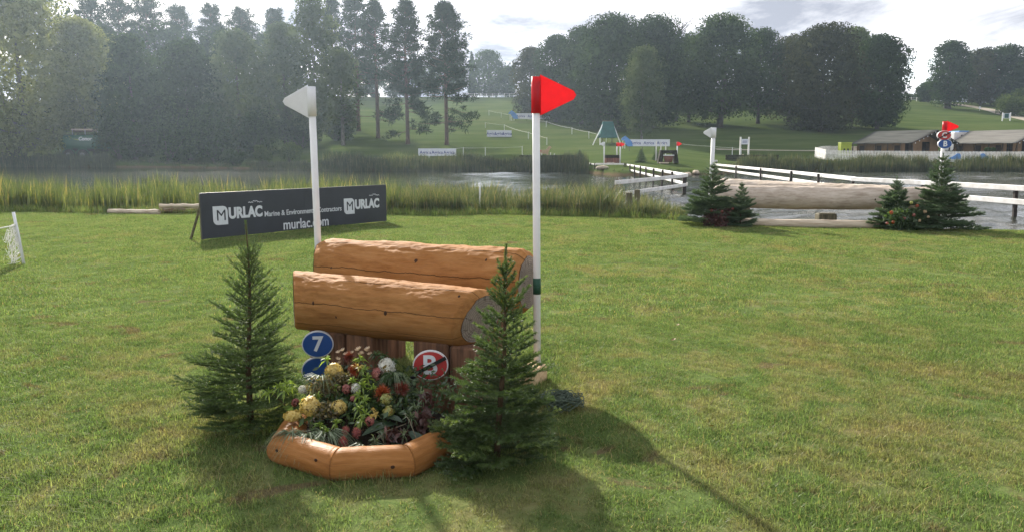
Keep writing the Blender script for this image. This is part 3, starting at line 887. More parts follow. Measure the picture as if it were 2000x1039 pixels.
clump(1480, 156, 52, 56, 'dark tree with bright sky gaps beside the broad domed tree', n=9000, low=.16)
clump(1540, 158, 66, 56, 'bronze tinged tree between two taller ones of the clump', leaf='leaf_bronze', n=11000, low=.10)
clump(1602, 140, 42, 78, 'tall bronze green tree sweeping down to the grass behind the tents', leaf='leaf_bronze', n=18000, nl=44, low=.03)
clump(1662, 158, 50, 46, 'light green poplar-like top rising from the clump', leaf='leaf_light', n=9000, low=.1)
clump(1712, 144, 66, 58, 'dark tree at the end of the clump with its trunk by the grey tent', n=15000, nl=40, low=.06)
# bare twigs sticking out of the crown tops
tb = onground(1320, 160); HB = at(1320, 24, 160).z - tb.z
t = thing('bare_tree', 'leafless twiggy tree top poking above the clump', 'tree', tb)
mb = MB(); mb.tube([(0, 0, -.2), (0, 0, HB * .5), (0.2, 0, HB * .86)], [.35, .22, .08], 8); obj('trunk', mb, M['bark'], t, True)
mb = MB(); rr = random.Random(4)
for i in range(26):
    a = Vector((.1, 0, HB * rr.uniform(.7, .86))); b = a + Vector((rr.uniform(-3.2, 3.2), rr.uniform(-2, 2), rr.uniform(1.2, HB * .97 - a.z)))
    mb.tube(limb_path(a, b, 0, rr, 3), [.09, .07, .05, .03], 4, False)
    for q in range(4):
        s = a.lerp(b, rr.uniform(.4, .95)); e = s + Vector((rr.uniform(-.8, .8), rr.uniform(-.5, .5), rr.uniform(.2, .8)))
        mb.tube([s, e], [.04, .02], 3, False)
obj('branches', mb, M['bark'], t)

g6 = 'trees around the track on the far hill'
broadleaf(1850, 206, 78, 46, 'old oak with tiered open crown and thick trunk beside the track', leaf='leaf_dark', n=11000, nl=30, size=.5, low=.10, name='oak_tree', group=g6, trunk_r=.75)
broadleaf(1812, 226, 158, 26, 'small dark tree behind the old oak', leaf='leaf_mid', n=4000, size=.5, low=.03, group=g6)
broadleaf(1914, 220, 92, 50, 'rounded bronze tree next to the old oak', leaf='leaf_bronze', n=10000, size=.5, low=.03, group=g6)
broadleaf(1962, 216, 84, 46, 'dark tree behind the hillside bush', leaf='leaf_dark', n=9000, size=.5, low=.03, group=g6)
broadleaf(2012, 214, 110, 44, 'dark tree cut by the picture edge under the conifer tip', leaf='leaf_mid', n=8000, size=.5, low=.03, group=g6)
far_spire(2006, 206, 30, 30, 'dark conifer at the picture edge above the hillside bush')
shrub(1976, 186, 172, 36, 'large grey-green bush above the track', leaf='leaf_light', n=5000, size=.4)
shrub(2040, 182, 176, 40, 'second grey-green bush above the track at the picture edge', leaf='leaf_light', n=4000, size=.4)
shrub(1782, 250, 182, 26, 'low distant bush on the skyline between the clump and the oak', leaf='leaf_mid', n=2500, size=.5)
shrub(1760, 236, 190, 16, 'smaller distant bush on the skyline beside the clump', leaf='leaf_mid', n=1500, size=.5)
# ------------------------------------------------------------------ lettering
def text_mesh(body, size, depth=0.002, offset=0.0, shear=0.0, space=1.0, xs=1.0):
    """flat lettering in local x (reading) / z (up), centred, facing -y"""
    c = bpy.data.curves.new('lettering', 'FONT')
    c.body = body; c.size = size; c.extrude = depth; c.offset = offset; c.shear = shear; c.space_character = space
    c.align_x = 'CENTER'; c.align_y = 'CENTER'; c.resolution_u = 4
    o = bpy.data.objects.new('lettering', c)
    me = bpy.data.meshes.new_from_object(o)
    bpy.data.objects.remove(o); bpy.data.curves.remove(c)
    me.transform(Matrix.Diagonal((xs, 1, 1, 1)))
    me.transform(Matrix.Rotation(math.radians(90), 4, 'X'))
    me.name = 'lettering'
    return me

def lettering(body, size, mat, parent, loc, **k):
    me = text_mesh(body, size, **k)
    me.materials.clear(); me.materials.append(mat)
    return link('lettering', me, parent, loc)

def face_rz(a, b):
    """rotation about z that turns local +x along a->b"""
    return math.atan2(b[1] - a[1], b[0] - a[0])

# ------------------------------------------------------------------ advertising boards on the hill
def ad_board(u0, u1, v_top, v_bot, Y, label, horse=False, legs=0.0, words=3, tilt=0.0, group='white advertising boards on the hill', end_return=False):
    A = at(u0, v_bot, Y); B = at(u1, v_bot, Y + tilt)
    L = math.hypot(B.x - A.x, B.y - A.y); h = at((u0 + u1) / 2, v_top, Y).z - at((u0 + u1) / 2, v_bot, Y).z
    rz = face_rz(A, B)
    mid = (A + B) / 2
    g = min(gz(A.x, A.y), gz(B.x, B.y))
    t = thing('advertising_board', label, 'board', (mid.x, mid.y, A.z), rz, group)
    mb = MB(); mb.box((0, 0, h / 2), (L, 0.05, h), bev=.01); obj('panel', mb, M['board'], t)
    for s in (-.46, -.15, .15, .46):
        mb = MB(); dz = A.z - gz(mid.x + s * L * math.cos(rz), mid.y + s * L * math.sin(rz))
        mb.tube([(s * L, .06, h * .8), (s * L, .10, -max(dz, 0) - .3)], .035, 6); obj('post', mb, M['darkpost'], t)
    size = h * .60
    for i in range(words):
        x = L * ((i + .5) / words - .5) * .94
        lettering('Agrica', size, M['agblue'], t, (x, -.030, h * .47), offset=size * .014, depth=.002)
    if horse:
        k = h
        pts = [(-.05, 0), (.75, .0), (.60, .55), (.35, .95), (-.15, 1.32), (-.42, 1.52), (-.55, 1.42), (-.80, 1.28), (-1.02, 1.0), (-.98, .86), (-.80, .88), (-.55, .82), (-.35, .40)]
        mb = MB(); mb.prism([(-L / 2 + x * k, z * k) for x, z in reversed(pts)], Matrix.Translation((0, -.06, 0)), .04); obj('horse_head', mb, M['horseblue'], t)
        mb = MB(); mb.sphere((-L / 2 - .58 * k, -.09, 1.14 * k), (.06 * k, .02, .06 * k), 8, 5); obj('eye', mb, M['agblue'], t)
        for x in (-.72, -.42):
            mb = MB(); mb.box((-L / 2 + x * k, -.02, .28 * k), (.09 * k, .05, 1.2 * k)); obj('prop', mb, M['whitepaint'], t)
    return t

ad_board(817, 891, 291, 305.5, 99, 'white advertising board lettered Agrica standing just above the far reeds below the pines')
b2 = ad_board(951, 999, 255, 268, 130, 'small white advertising board lettered Agrica in mid slope beneath the low pine branch', tilt=1.0)
ad_board(1004, 1074, 222, 233, 160, 'white advertising board with blue horse head high on the slope behind the red flag pole', horse=True)
ad_board(1226, 1308, 273, 286.5, 97, 'white advertising board with blue horse head standing above the small spruce and jumps', horse=True)
ad_board(722, 760, 205, 217, 205, 'white advertising board near the hilltop seen between two pine trunks', words=2)
ad_board(925, 958, 207, 213, 205, 'bare end of a pale board near the hilltop behind the low pine branch', words=1)

# ------------------------------------------------------------------ ropes on stakes
def rope_line(pix, label, stake=1.1, group='rope lines on white stakes across the slope', only=None):
    """pix: (u, v of ground, Y or None)"""
    pts = [hit(u, v) for u, v in pix]
    o = pts[0]
    t = thing('rope_fence', label, 'rope fence', o, 0, group)
    tops = []
    for p in pts:
        q = p - o
        mb = MB(); mb.tube([q + Vector((0, 0, -.2)), q + Vector((0, 0, stake))], .045, 6); obj('stake', mb, M['white'], t)
        tops.append(q + Vector((0, 0, stake * .93)))
    mb = MB()
    for a, b in zip(tops[:-1], tops[1:]):
        sag = (b - a).length * .012
        mb.tube([a, a.lerp(b, .25) - Vector((0, 0, sag * .75)), a.lerp(b, .5) - Vector((0, 0, sag)), a.lerp(b, .75) - Vector((0, 0, sag * .75)), b], .017, 5)
    obj('rope', mb, M['rope'], t)
    return t
rope_line([(955, 226), (979, 231), (1004, 236), (1067, 249), (1117, 263), (1150, 271), (1184, 279)], 'white rope line running down the slope to the green tarpaulin shelter')
rope_line([(948, 251), (985, 256), (1032, 272), (1052, 278), (1068, 284)], 'white rope line running from the mid slope board down to the horse cut-out')
rope_line([(1322, 295), (1390, 301), (1430, 304), (1447, 306)], 'white rope line between the red flagged jump and the number gate', stake=1.0)
rope_line([(838, 309), (905, 305), (948, 305), (1020, 303)], 'low white rope line just above the far reeds beside the small board')

def post_rail(pix, label, n_between=3, h=1.2, group='fences along the hilltop'):
    pts = [onground(u, Y) for u, Y in pix]
    o = pts[0]; t = thing('post_fence', label, 'fence', o, 0, group)
    P = []
    for a, b in zip(pts[:-1], pts[1:]):
        for k in range(n_between): P.append(a.lerp(b, k / n_between))
    P.append(pts[-1])
    for p in P:
        q = Vector((p.x, p.y, gz(p.x, p.y))) - o
        mb = MB(); mb.box((q.x, q.y, q.z + h / 2 - .1), (.16, .16, h)); obj('post', mb, M['whitepaint'], t)
    for dz in (.45, .9):
        mb = MB(); mb.tube([(p.x - o.x, p.y - o.y, gz(p.x, p.y) - o.z + dz) for p in P], .03, 4); obj('rail', mb, M['whitepaint'], t)
    return t
post_rail([(915, 238), (950, 239), (985, 240), (1015, 241)], 'pale post fence along the skyline beneath the round hilltop tree')
post_rail([(1758, 231), (1790, 232), (1815, 233), (1842, 234)], 'pale post fence along the skyline between the clump and the oak')

def small_sign(u, Y, v0, v1, hw, mat, label, cat='sign', stake=True, name='sign'):
    b = onground(u, Y); zt = at(u, v0, Y).z - b.z; zb = at(u, v1, Y).z - b.z; w = hw * 2 / F * Y
    t = thing(name, label, cat, b)
    mb = MB(); mb.box((0, -.06, (zt + zb) / 2), (w, .05, zt - zb), bev=.01); obj('panel', mb, mat, t)
    mb = MB(); mb.tube([(0, 0, -.2), (0, 0, zt * .9)], .05, 6); obj('stake', mb, M['white'], t)
    return t
small_sign(1818, 226, 202, 208, 2.6, M['binyellow'], 'small yellow sign on the skyline between the clump and the oak')
small_sign(1843, 222, 203, 208, 1.2, M['white'], 'small white marker post on the skyline beside the oak trunk', cat='marker')
small_sign(1913, 200, 209, 213, 2, M['white'], 'small white sign beside the track past the oak')
b = onground(1965, 170); t = thing('notice_board', 'green notice board between two white posts beside the track', 'sign', b)
s = 170 / F
mb = MB(); zt, zb = at(1965, 222, 170).z - b.z, at(1965, 232, 170).z - b.z
mb.box((0, 0, (zt + zb) / 2), (13 * s, .08, zt - zb)); obj('panel', mb, M['board'], t)
mb = MB(); mb.box((0, -.06, (zt + zb) / 2), (8 * s, .04, (zt - zb) * .85)); obj('notice', mb, M['tarp'], t)
for k in (-1, 1):
    mb = MB(); mb.box((k * 7.5 * s, 0, zt / 2), (.16, .16, zt + .3)); obj('post', mb, M['white'], t)

# ------------------------------------------------------------------ green tarpaulin shelter on the slope
b = onground(1186, 116); s = 116 / F
t = thing('tarpaulin_shelter', 'dark green tarpaulin shelter on slanting white struts in front of the tree clump', 'shelter', b)
zt = at(1186, 238, 116).z - b.z; zb = at(1186, 270, 116).z - b.z
W0, W1, D = 9 * s, 17 * s, 1.4
mb = MB()
vs = [(-W1, -D, zb), (W1, -D, zb), (W1, D, zb), (-W1, D, zb), (-W0, -.35, zt), (W0 * 1.1, -.35, zt), (W0 * 1.1, .35, zt), (-W0, .35, zt)]
mb.add(vs, [(0, 1, 5, 4), (1, 2, 6, 5), (2, 3, 7, 6), (4, 5, 6, 7)], 0)
obj('cover', mb, M['tarp'], t)
mb = MB(); mb.add([(-W1 * 1.05, -D * .9, zb + .5), (-W0 * .9, -D * .5, zb + .9), (-W0, -.4, zt), (-W0, .4, zt), (-W1 * 1.02, D, zb)], [(0, 1, 2, 3, 4)], 0); obj('side_flap', mb, M['tarp2'], t)
mb = MB(); mb.tube([(-W0, 0, zt + .04), (W0 * 1.1, 0, zt + .04)], .07, 6); obj('ridge_pole', mb, M['oldpost'], t)
for (x0, x1, y) in ((-W1 * 1.75, -W0 * 1.1, -D), (W1 * 1.42, W0 * 1.15, -D), (-W1 * .95, -W1 * .85, -D - .1)):
    mb = MB(); mb.tube([(x0, y, -.2), (x1, y * .3, zt * .86 if abs(x1) < W1 * .8 else zb + .2)], .07, 6); obj('strut', mb, M['white'], t)
mb = MB(); mb.box((W0, 0, zb / 2), (.12, .12, zb + .4)); obj('leg', mb, M['oldpost'], t)
mb = MB(); mb.box((-W0, 0, zb / 2), (.12, .12, zb + .4)); obj('leg', mb, M['oldpost'], t)

# ------------------------------------------------------------------ horse cut-out and little posts
b = onground(1062, 97); s = 97 / F
t = thing('horse_cutout', 'pale wooden horse cut-out with long neck standing on the grass above the dark wall', 'cut-out', b)
px_ = [(-11, 14), (-11, 2), (-8, 0), (-6, 6), (5, 6), (6, 0), (9, 0), (9, 9), (12, 16), (15, 18), (13, 21), (10, 22), (4, 14)]
mb = MB(); mb.prism([(x * s, z * s * .95) for x, z in px_], Matrix.Identity(4), .12); obj('body', mb, M['horsewood'], t)
mb = MB(); mb.box((-6 * s, -.12, 11 * s), (2.4 * s, .05, 2.2 * s)); obj('saddle', mb, M['red'], t)
for u, hgt in ((1021, 11), (1075, 13), (1081, 11), (1058, 16)):
    b = onground(u, 93 if u != 1058 else 90)
    t = thing('marker_post', {1021: 'short white marker post standing alone beside the red flag pole', 1075: 'upright white marker post next to the horse head', 1081: 'leaning white marker post past the horse head', 1058: 'white marker post below the horse cut-out in the reeds'}[u], 'post', b, 0, 'white marker posts by the horse cut-out')
    mb = MB(); mb.tube([(0, 0, -.2), (.12 if u == 1081 else 0, 0, hgt * 93 / F)], .06, 6); obj('stake', mb, M['whitepaint'], t)

# dark low walls behind the reeds
for (u0, u1, Y, v0, v1, lab) in ((1014, 1126, 90, 303.5, 311, 'low dark timber wall behind the reeds beside the red flag pole'),
                                 (1417, 1520, 90, 303, 309, 'low dark timber wall behind the reeds under the number gate')):
    a, c_ = onground(u0, Y), onground(u1, Y); zt = at(u0, v0, Y).z
    t = thing('timber_wall', lab, 'wall', (a + c_) / 2, face_rz(a, c_))
    L = (c_ - a).length; g0 = t.location.z; nb = 3
    for k in range(nb):
        hgt = (zt - g0 + .1) / nb
        mb = MB(); mb.box((0, .02 * (k % 2), hgt * (k + .5) - .1), (L, .24, hgt * .94), bev=.03); obj('beam', mb, M['hedge'], t)

# ------------------------------------------------------------------ flags (two kinds of place: on the near poles and far ones)
def flag_pole(base, top_z, r, color, side, fw, fh, label, flag_drop=0.0, lean=(0, 0), sleeve=True, group=None, band=None):
    t = thing('flag_pole', label, 'flag', base, 0, group)
    H = top_z - base[2]
    top = Vector((lean[0], lean[1], H))
    mb = MB(); mb.tube([(0, 0, -.12), top * .5, top * .985], r, 14); obj('pole', mb, M['white'], t, True)
    k = 1 - fh / H
    fm = M['redflag'] if color == 'red' else M['whiteflag']
    mb = MB(); mb.tube([top * k, top * (k + (1 - k) * .5), top], r * 1.25, 14)
    fl = obj('flag_sleeve', mb, fm, t, True)
    for p in fl.data.polygons:
        if len(p.vertices) > 4: p.use_smooth = False
    s = -1 if side == 'l' else 1
    mb = MB()
    th = max(.006, r * .35)
    nseg = 14; pts = []
    for i in range(nseg + 1):                                     # pennant with a rounded tip
        f = i / nseg
        x = r + (fw - r) * f
        hh = fh * .48 * (1 - f) + fh * .085
        if f > .93: hh *= math.sqrt(max(0, 1 - ((f - .93) / .07) ** 2)) * .92 + .08
        pts.append((x, hh))
    cz = fh * .5
    out = [(s * x, cz + h) for x, h in pts] + [(s * x, cz - h) for x, h in reversed(pts)]
    if s > 0: out = out[::-1]
    Mx = Matrix.Translation(top * (k)) @ Matrix.Identity(4)
    mb.prism(out, Mx, th)
    fo = obj('pennant', mb, fm, t)
    bv = fo.modifiers.new('edge', 'BEVEL'); bv.width = th * .3; bv.segments = 1; bv.limit_method = 'ANGLE'
    if band:
        mb = MB(); mb.tube([top * (band[0] / H), top * ((band[0] + band[1]) / H)], r * 1.08, 14); obj('strap', mb, M['greenstrap'], t, True)
    return t

# ------------------------------------------------------------------ far jumps
def far_flag(u, vb, vt, Y, color, side, label):
    b = at(u, vb, Y); g_ = gz(b.x, b.y)
    return flag_pole(Vector((b.x, b.y, g_)), at(u, vt, Y).z, .06, color, side, .42, .38, label, group='flags of the far jumps')
def spruce_far(u, Y, vt, hw, label, blue=True, n=5200):
    b = onground(u, Y); H = at(u, vt, Y).z - b.z; R = hw / F * Y
    rng = np.random.default_rng(int(u)); t = thing('spruce_tree', label, 'small spruce', b, 0, 'small spruces dressing the far jumps')
    mb = MB(); mb.tube([(0, 0, -.1), (0, 0, H * .97)], [H * .02, H * .004], 6); obj('trunk', mb, M['twig'], t)
    f = 1 - np.sqrt(rng.random(n)); tier = np.floor(f * 9) / 9
    a = rng.random(n) * 6.283
    rr = R * (1 - tier * .95) * np.sqrt(rng.random(n)) * (.75 + .3 * np.sin(a * 4 + tier * 31))
    P = np.stack([np.cos(a) * rr, np.sin(a) * rr, H * (.03 + .95 * np.clip(tier + (f - tier) * .6, 0, 1)) - rr * .12], 1)
    D = unit(np.stack([np.cos(a), np.sin(a), .25 + 0 * a], 1) + rng.normal(size=(n, 3)) * .5)
    link('needles', np_mesh('needles', spikes(P, D, H * .07, H * .018, rng), 3, rng.random(n) * .8, M['needle_blue']), t)
    return t
Y = 76
b = onground(1196, Y); s = Y / F; zt = at(1196, 303, Y).z - b.z
t = thing('brush_jump', 'small red-brown brush jump with black top board between a white and two red flags', 'jump', b, 0, 'far jumps across the pond')
W = 29 * s
rb = random.Random(3)
for k in range(9):
    mb = MB(); mb.box((-W / 2 + W * (k + .5) / 9, rb.uniform(-.03, .03), (zt - .3) / 2), (W / 9 * .93, .5, zt - .3 + .1), bev=.02); obj('panel', mb, M['brickred'], t)
mb = MB(); mb.box((0, 0, zt - .17), (W * 1.05, .58, .30), bev=.04); obj('top_board', mb, M['hedge'], t)
mb = MB(); mb.box((-.25, -.5, .04), (W * .5, .35, .16), bev=.05); obj('foot_stone', mb, M['stone'], t)
far_flag(1179.5, 319, 278, Y - 1.2, 'white', 'l', 'white flag beside the red-brown brush jump')
far_flag(1211, 319, 279, Y - 1.2, 'red', 'r', 'front red flag beside the red-brown brush jump')
far_flag(1204.5, 316, 279, Y + 1.8, 'red', 'r', 'rear red flag behind the red-brown brush jump')
spruce_far(1252, 75, 289, 13, 'small broad spruce on the grass between the two far jumps')
Y = 74
b = onground(1304, Y); s = Y / F; zt = at(1304, 294, Y).z - b.z
t = thing('hedge_jump', 'dark brushwood arch jump with a white rimmed tub in its opening', 'jump', b, 0, 'far jumps across the pond')
mb = MB()
for sg in (-1, 1):
    o_ = [(sg * 20 * s, 0), (sg * 15.5 * s, zt), (sg * 9 * s, zt), (sg * 11.5 * s, 0)]
    if sg > 0: o_ = o_[::-1]
    mb.prism(o_, Matrix.Identity(4), .8)
obj('side_hedge', mb, M['hedge'], t)
mb = MB(); mb.box((0, 0, zt - .16), (24 * s, .7, .32), bev=.06); obj('top_hedge', mb, M['hedge'], t)
mb = MB(); mb.tube([(0, -.25, .1), (0, -.25, .45), (0, -.25, .72)], [.34, .42, .5], 16); obj('tub', mb, M['brickred'], t, True)
mb = MB(); mb.tube([(0, -.25, .70), (0, -.25, .80)], [.56, .56], 16); obj('tub_rim', mb, M['white'], t, True)
mb = MB(); mb.box((-.5, -.75, .05), (.9, .22, .14), bev=.04); obj('foot_log', mb, M['paleplank'], t)
far_flag(1322, 312, 278, Y + 1.5, 'red', 'r', 'red flag beside the dark brushwood arch jump')
for u, v, lab in ((1281, 276, 'thin white pole standing by the small dark spruce'), (1290, 278, 'thin white pole behind the arch jump, next to the dark spruce'), (1299.5, 280, 'thin white pole behind the middle of the arch jump')):
    b = onground(u, Y + 2.5); t = thing('pole', lab, 'pole', b, 0, 'bare poles of the far jumps')
    mb = MB(); mb.tube([(0, 0, -.1), (0, 0, at(u, v, Y + 2.5).z - b.z)], .05, 8); obj('shaft', mb, M['whitepaint'], t)
spruce_far(1281, 77, 291, 9, 'narrow dark spruce half behind the arch jump')
spruce_far(1132, 88, 291, 10, 'small spruce at the end of the dark timber wall behind the reeds')
spruce_far(1050, 92, 301, 5, 'tiny spruce tip at the dark timber wall behind the red flag pole', n=1500)

# number gate
Y = 92
b = onground(1453, Y); s = Y / F; zt = at(1453, 270, Y).z - b.z
t = thing('number_gate', 'white gate frame of two posts with a pale name panel near the dark timber wall', 'gate', b)
for sg in (-1, 1):
    mb = MB(); mb.box((sg * 8 * s, 0, zt / 2), (.16, .16, zt + .2)); obj('post', mb, M['whitepaint'], t)
mb = MB(); mb.box((0, 0, zt - .45), (15 * s, .06, .62)); obj('panel', mb, M['board'], t)
for z in (.52, .38):
    mb = MB(); mb.box((0, -.035, zt - z), (8 * s, .01, .06)); obj('print_line', mb, M['agblue'], t)
mb = MB(); mb.prism([(-6 * s, 0), (-6 * s, .5), (-2 * s, .7), (2 * s, .35), (6 * s, .55), (6 * s, 0)][::-1], Matrix.Identity(4), .2); obj('base_stones', mb, M['stone'], t)

# ------------------------------------------------------------------ camp: picket fence, tents, trailer
pts = []
for u, Y in ((1591, 96), (1612, 92), (1640, 90.5), (1680, 90), (1740, 90), (1800, 90), (1860, 90), (1920, 90), (1980, 90), (2040, 90)):
    pts.append(onground(u, Y))
o = pts[0]
def picket(pts, label, h=1.15):
    o = pts[0]
    t = thing('picket_fence', label, 'fence', o, 0, 'white picket fences around the tents')
    mb = MB()
    for a, b in zip(pts[:-1], pts[1:]):
        L = (b - a).length; n = int(L / .16); d = (b - a) / L
        R = Matrix.Rotation(math.atan2(d.y, d.x), 4, 'Z')
        for k in range(n):
            p = a.lerp(b, (k + .5) / n); z = gz(p.x, p.y)
            q = Vector((p.x, p.y, z)) - o
            w = .105
            vs = [q + R @ Vector((x, y, zz)) for y in (-.012, .012) for x, zz in ((-w / 2, .05), (w / 2, .05), (w / 2, h - .06), (0, h), (-w / 2, h - .06))]
            mb.add(vs, [(0, 1, 2, 3, 4), (9, 8, 7, 6, 5), (0, 4, 9, 5), (1, 6, 7, 2)])
    p_ = obj('pickets', mb, M['whitepaint'], t); p_['kind'] = 'stuff'
    for dz in (.3, .85):
        mb = MB()
        for a, b in zip(pts[:-1], pts[1:]):
            mb.tube([a - o + Vector((0, .04, gz(a.x, a.y) - a.z + dz)), b - o + Vector((0, .04, dz))], .035, 4)
        obj('rail', mb, M['whitepaint'], t)
    return t
picket(pts, 'white picket fence curving along the bank in front of the two tents', 1.3)
picket([onground(u, Y) for u, Y in ((1591, 96.2), (1604, 101), (1620, 103), (1660, 103.5), (1692, 104))], 'short white picket fence behind the lime green box')
b = onground(1649, 100); s = 100 / F
t = thing('feed_bin', 'lime green plastic box with dark lettering beside the white picket fence', 'bin', b)
zt = at(1649, 280, 100).z - b.z
mb = MB(); mb.box((0, 0, zt / 2), (21 * s, 1.0, zt), bev=.06); obj('body', mb, M['binyellow'], t)
mb = MB(); mb.box((0, -.04, zt + .03), (22 * s, 1.1, .1), bev=.03); obj('lid', mb, M['binyellow'], t)
for x in (-4, 3): 
    mb = MB(); mb.box((x * s, -.515, zt * .42), (3 * s, .02, zt * .3)); obj('print_mark', mb, M['dark'], t)

def tent(base_uY, label, ridge_v, eave_v, roof='canvas'):
    b = onground(*base_uY); Y = base_uY[1]
    al = math.radians(30)
    t = thing('safari_tent', label, 'tent', b, al, 'safari tents behind the picket fence')
    zr = at(base_uY[0], ridge_v, Y).z - b.z; ze = at(base_uY[0], eave_v, Y).z - b.z
    W, L = 8.6, 7.4
    w2 = W / 2
    OV = 1.0
    # roof sheets, each with its own thickness, gently sagging between poles
    for sg in (-1, 1):
        mb = MB(); nx_, ny_ = 6, 12
        for lay in (0, 1):
            for j in range(ny_ + 1):
                for i in range(nx_ + 1):
                    f = i / nx_
                    x = sg * (w2 + .5) * f
                    y = -OV + (L + OV * 1.2) * j / ny_
                    z = zr + (ze - zr) * f - .10 * math.sin(math.pi * f) - .05 * abs(math.sin(math.pi * j / 3)) * f - lay * .05
                    mb.v.append((x, y, z))
        NI = nx_ + 1; S = NI * (ny_ + 1)
        for lay in (0, 1):
            for j in range(ny_):
                for i in range(nx_):
                    a = lay * S + j * NI + i
                    q = (a, a + 1, a + NI + 1, a + NI)
                    mb.f.append(q if (lay == 0) == (sg > 0) else q[::-1]); mb.m.append(0)
        for i in range(nx_):
            for j in (0, ny_):
                a = j * NI + i; mb.f.append((a, a + 1, S + a + 1, S + a)); mb.m.append(0)
        for j in range(ny_):
            a = j * NI + nx_; mb.f.append((a, a + NI, S + a + NI, S + a)); mb.m.append(0)
        obj('roof', mb, M[roof], t, True)
    yw = 1.1
    zw = ze + .10
    wi = w2 - .55
    mb = MB()                                                  # gable wall set back under the roof, with its openings cut
    zg = lambda x: zr - .18 + (ze - zr) * abs(x) / (w2 + .5)
    xs_ = [-wi, -wi + .55, -wi + 2.1, .2, .2, 1.6, 1.6, wi]
    def panel(x0, x1, z0=0):
        n = 3
        pts_ = [(x0, z0), (x1, z0)] + [(x1 + (x0 - x1) * i / n, zg(x1 + (x0 - x1) * i / n)) for i in range(n + 1)]
        mb.prism(pts_, Matrix.Translation((0, yw, 0)), .06)
    panel(-wi, -wi + .6); panel(-wi + .6, -wi + 2.0, 2.1); panel(-wi + 2.0, .3); panel(.3, 1.9, 2.15); panel(1.9, wi)
    obj('gable_wall', mb, M['tan'], t)
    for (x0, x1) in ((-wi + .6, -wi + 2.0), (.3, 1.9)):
        mb = MB(); mb.box(((x0 + x1) / 2, yw + .5, 1.05), (x1 - x0, .04, 2.2)); d_ = obj('door_shade_sheet', mb, M['dark'], t)  # near-black sheet stands in for the shade inside the tent
        mb = MB(); mb.box(((x0 + x1) / 2, yw, 1.05), (.07, .07, 2.1)); mb.box(((x0 + x1) / 2, yw, 1.2), (x1 - x0, .05, .06)); obj('door_frame', mb, M['tentpole'], d_)
    # side wall facing the pond: bays of canvas between poles
    nb = 5
    for k in range(nb):
        y0 = yw + (L - yw - .2) * k / nb; y1 = yw + (L - yw - .2) * (k + 1) / nb
        mb = MB(); mb.box((-wi, (y0 + y1) / 2, ze * .5 - .05), (.05, y1 - y0 - .05, ze + .1))
        if k in (1, 3): pass
        w_ = obj('wall', mb, M['tan'], t)
        if k in (0, 2, 4):
            mb = MB(); mb.box((-wi - .04, (y0 + y1) / 2, ze * .62), (.04, (y1 - y0) * .55, ze * .45)); obj('window', mb, M['tentpole'], w_)
    mb = MB(); mb.box((wi, (L + yw) / 2, ze * .5), (.05, L - yw, ze)); obj('wall', mb, M['tan'], t)
    mb = MB(); mb.prism([(-wi, 0), (wi, 0), (wi, ze), (0, zr - .2), (-wi, ze)], Matrix.Translation((0, L - .1, 0)), .05); obj('back_wall', mb, M['tan'], t)
    for k in range(6):
        y = -OV + .1 + (L + .8) * k / 5
        for sg in (-1, 1):
            mb = MB(); mb.tube([(sg * (w2 + .35), y, ze), (sg * (w2 + .25), y, -.1)], .055, 6)
            mb.tube([(sg * (w2 + .35), y, ze - .05), (sg * (w2 - .5), y + .7, .2)], .045, 6); obj('pole', mb, M['tentpole'], t)
    for sg in (-1, 1):
        mb = MB(); mb.tube([(sg * (w2 + .55), -OV + .05, ze - .04), (0, -OV + .05, zr - .06)], .07, 6); obj('barge_pole', mb, M['tentpole'], t)
        for q in range(6):
            f = (q + .5) / 6
            mb = MB(); mb.box((sg * (w2 + .4) * f, -OV, zr + (ze - zr) * f - .17), (.10, .05, .14)); obj('rafter_end', mb, M['white'], t)
    mb = MB(); mb.box((0, (L) / 2, -.02), (W - .4, L + 1.4, .2)); obj('deck', mb, M['brownplank'], t)
    return t
tent((1812, 97), 'grey roofed tan canvas tent with open gable beside the tree clump', 254.5, 280)
tent((2009, 97), 'grey roofed tan canvas tent cut off by the picture edge beside the white trailer', 253.5, 280, 'canvas2')

b = onground(1885, 104); s = 104 / F
t = thing('trailer', 'white boxy trailer with blue roof edge parked between the two tents', 'trailer', b, math.radians(6))
zt = at(1885, 258, 104).z - b.z
W = 50 * s
mb = MB(); mb.box((0, 1.1, zt * .56), (W, 2.2, zt * .86), bev=.08); obj('body', mb, M['white'], t)
mb = MB(); mb.box((.3, 1.1, zt + .03), (W * .8, 2.25, .16), bev=.05); obj('roof_edge', mb, M['horseblue'], t)
for x, z, w, h in ((-W * .20, .78, .3, .5), (-W * .08, .56, .28, .5), (W * .12, .66, .9, .9)):
    mb = MB(); mb.box((x, -.01, zt * z), (w, .04, h), bev=.01); f_ = obj('window', mb, M['steel'], t)
    mb = MB(); mb.box((x, -.035, zt * z), (w * .75, .02, h * .75)); obj('pane', mb, M['dark'] if w < .5 else M['board'], f_)
mb = MB(); mb.box((-W * .32, -.01, zt * .45), (.9, .03, zt * .62), bev=.01); obj('door', mb, M['board'], t)
for x in (-W * .18, W * .12):
    mb = MB(); mb.tube([(x, -.02, .35), (x, .25, .35)], .36, 16); obj('wheel', mb, M['tyre'], t)

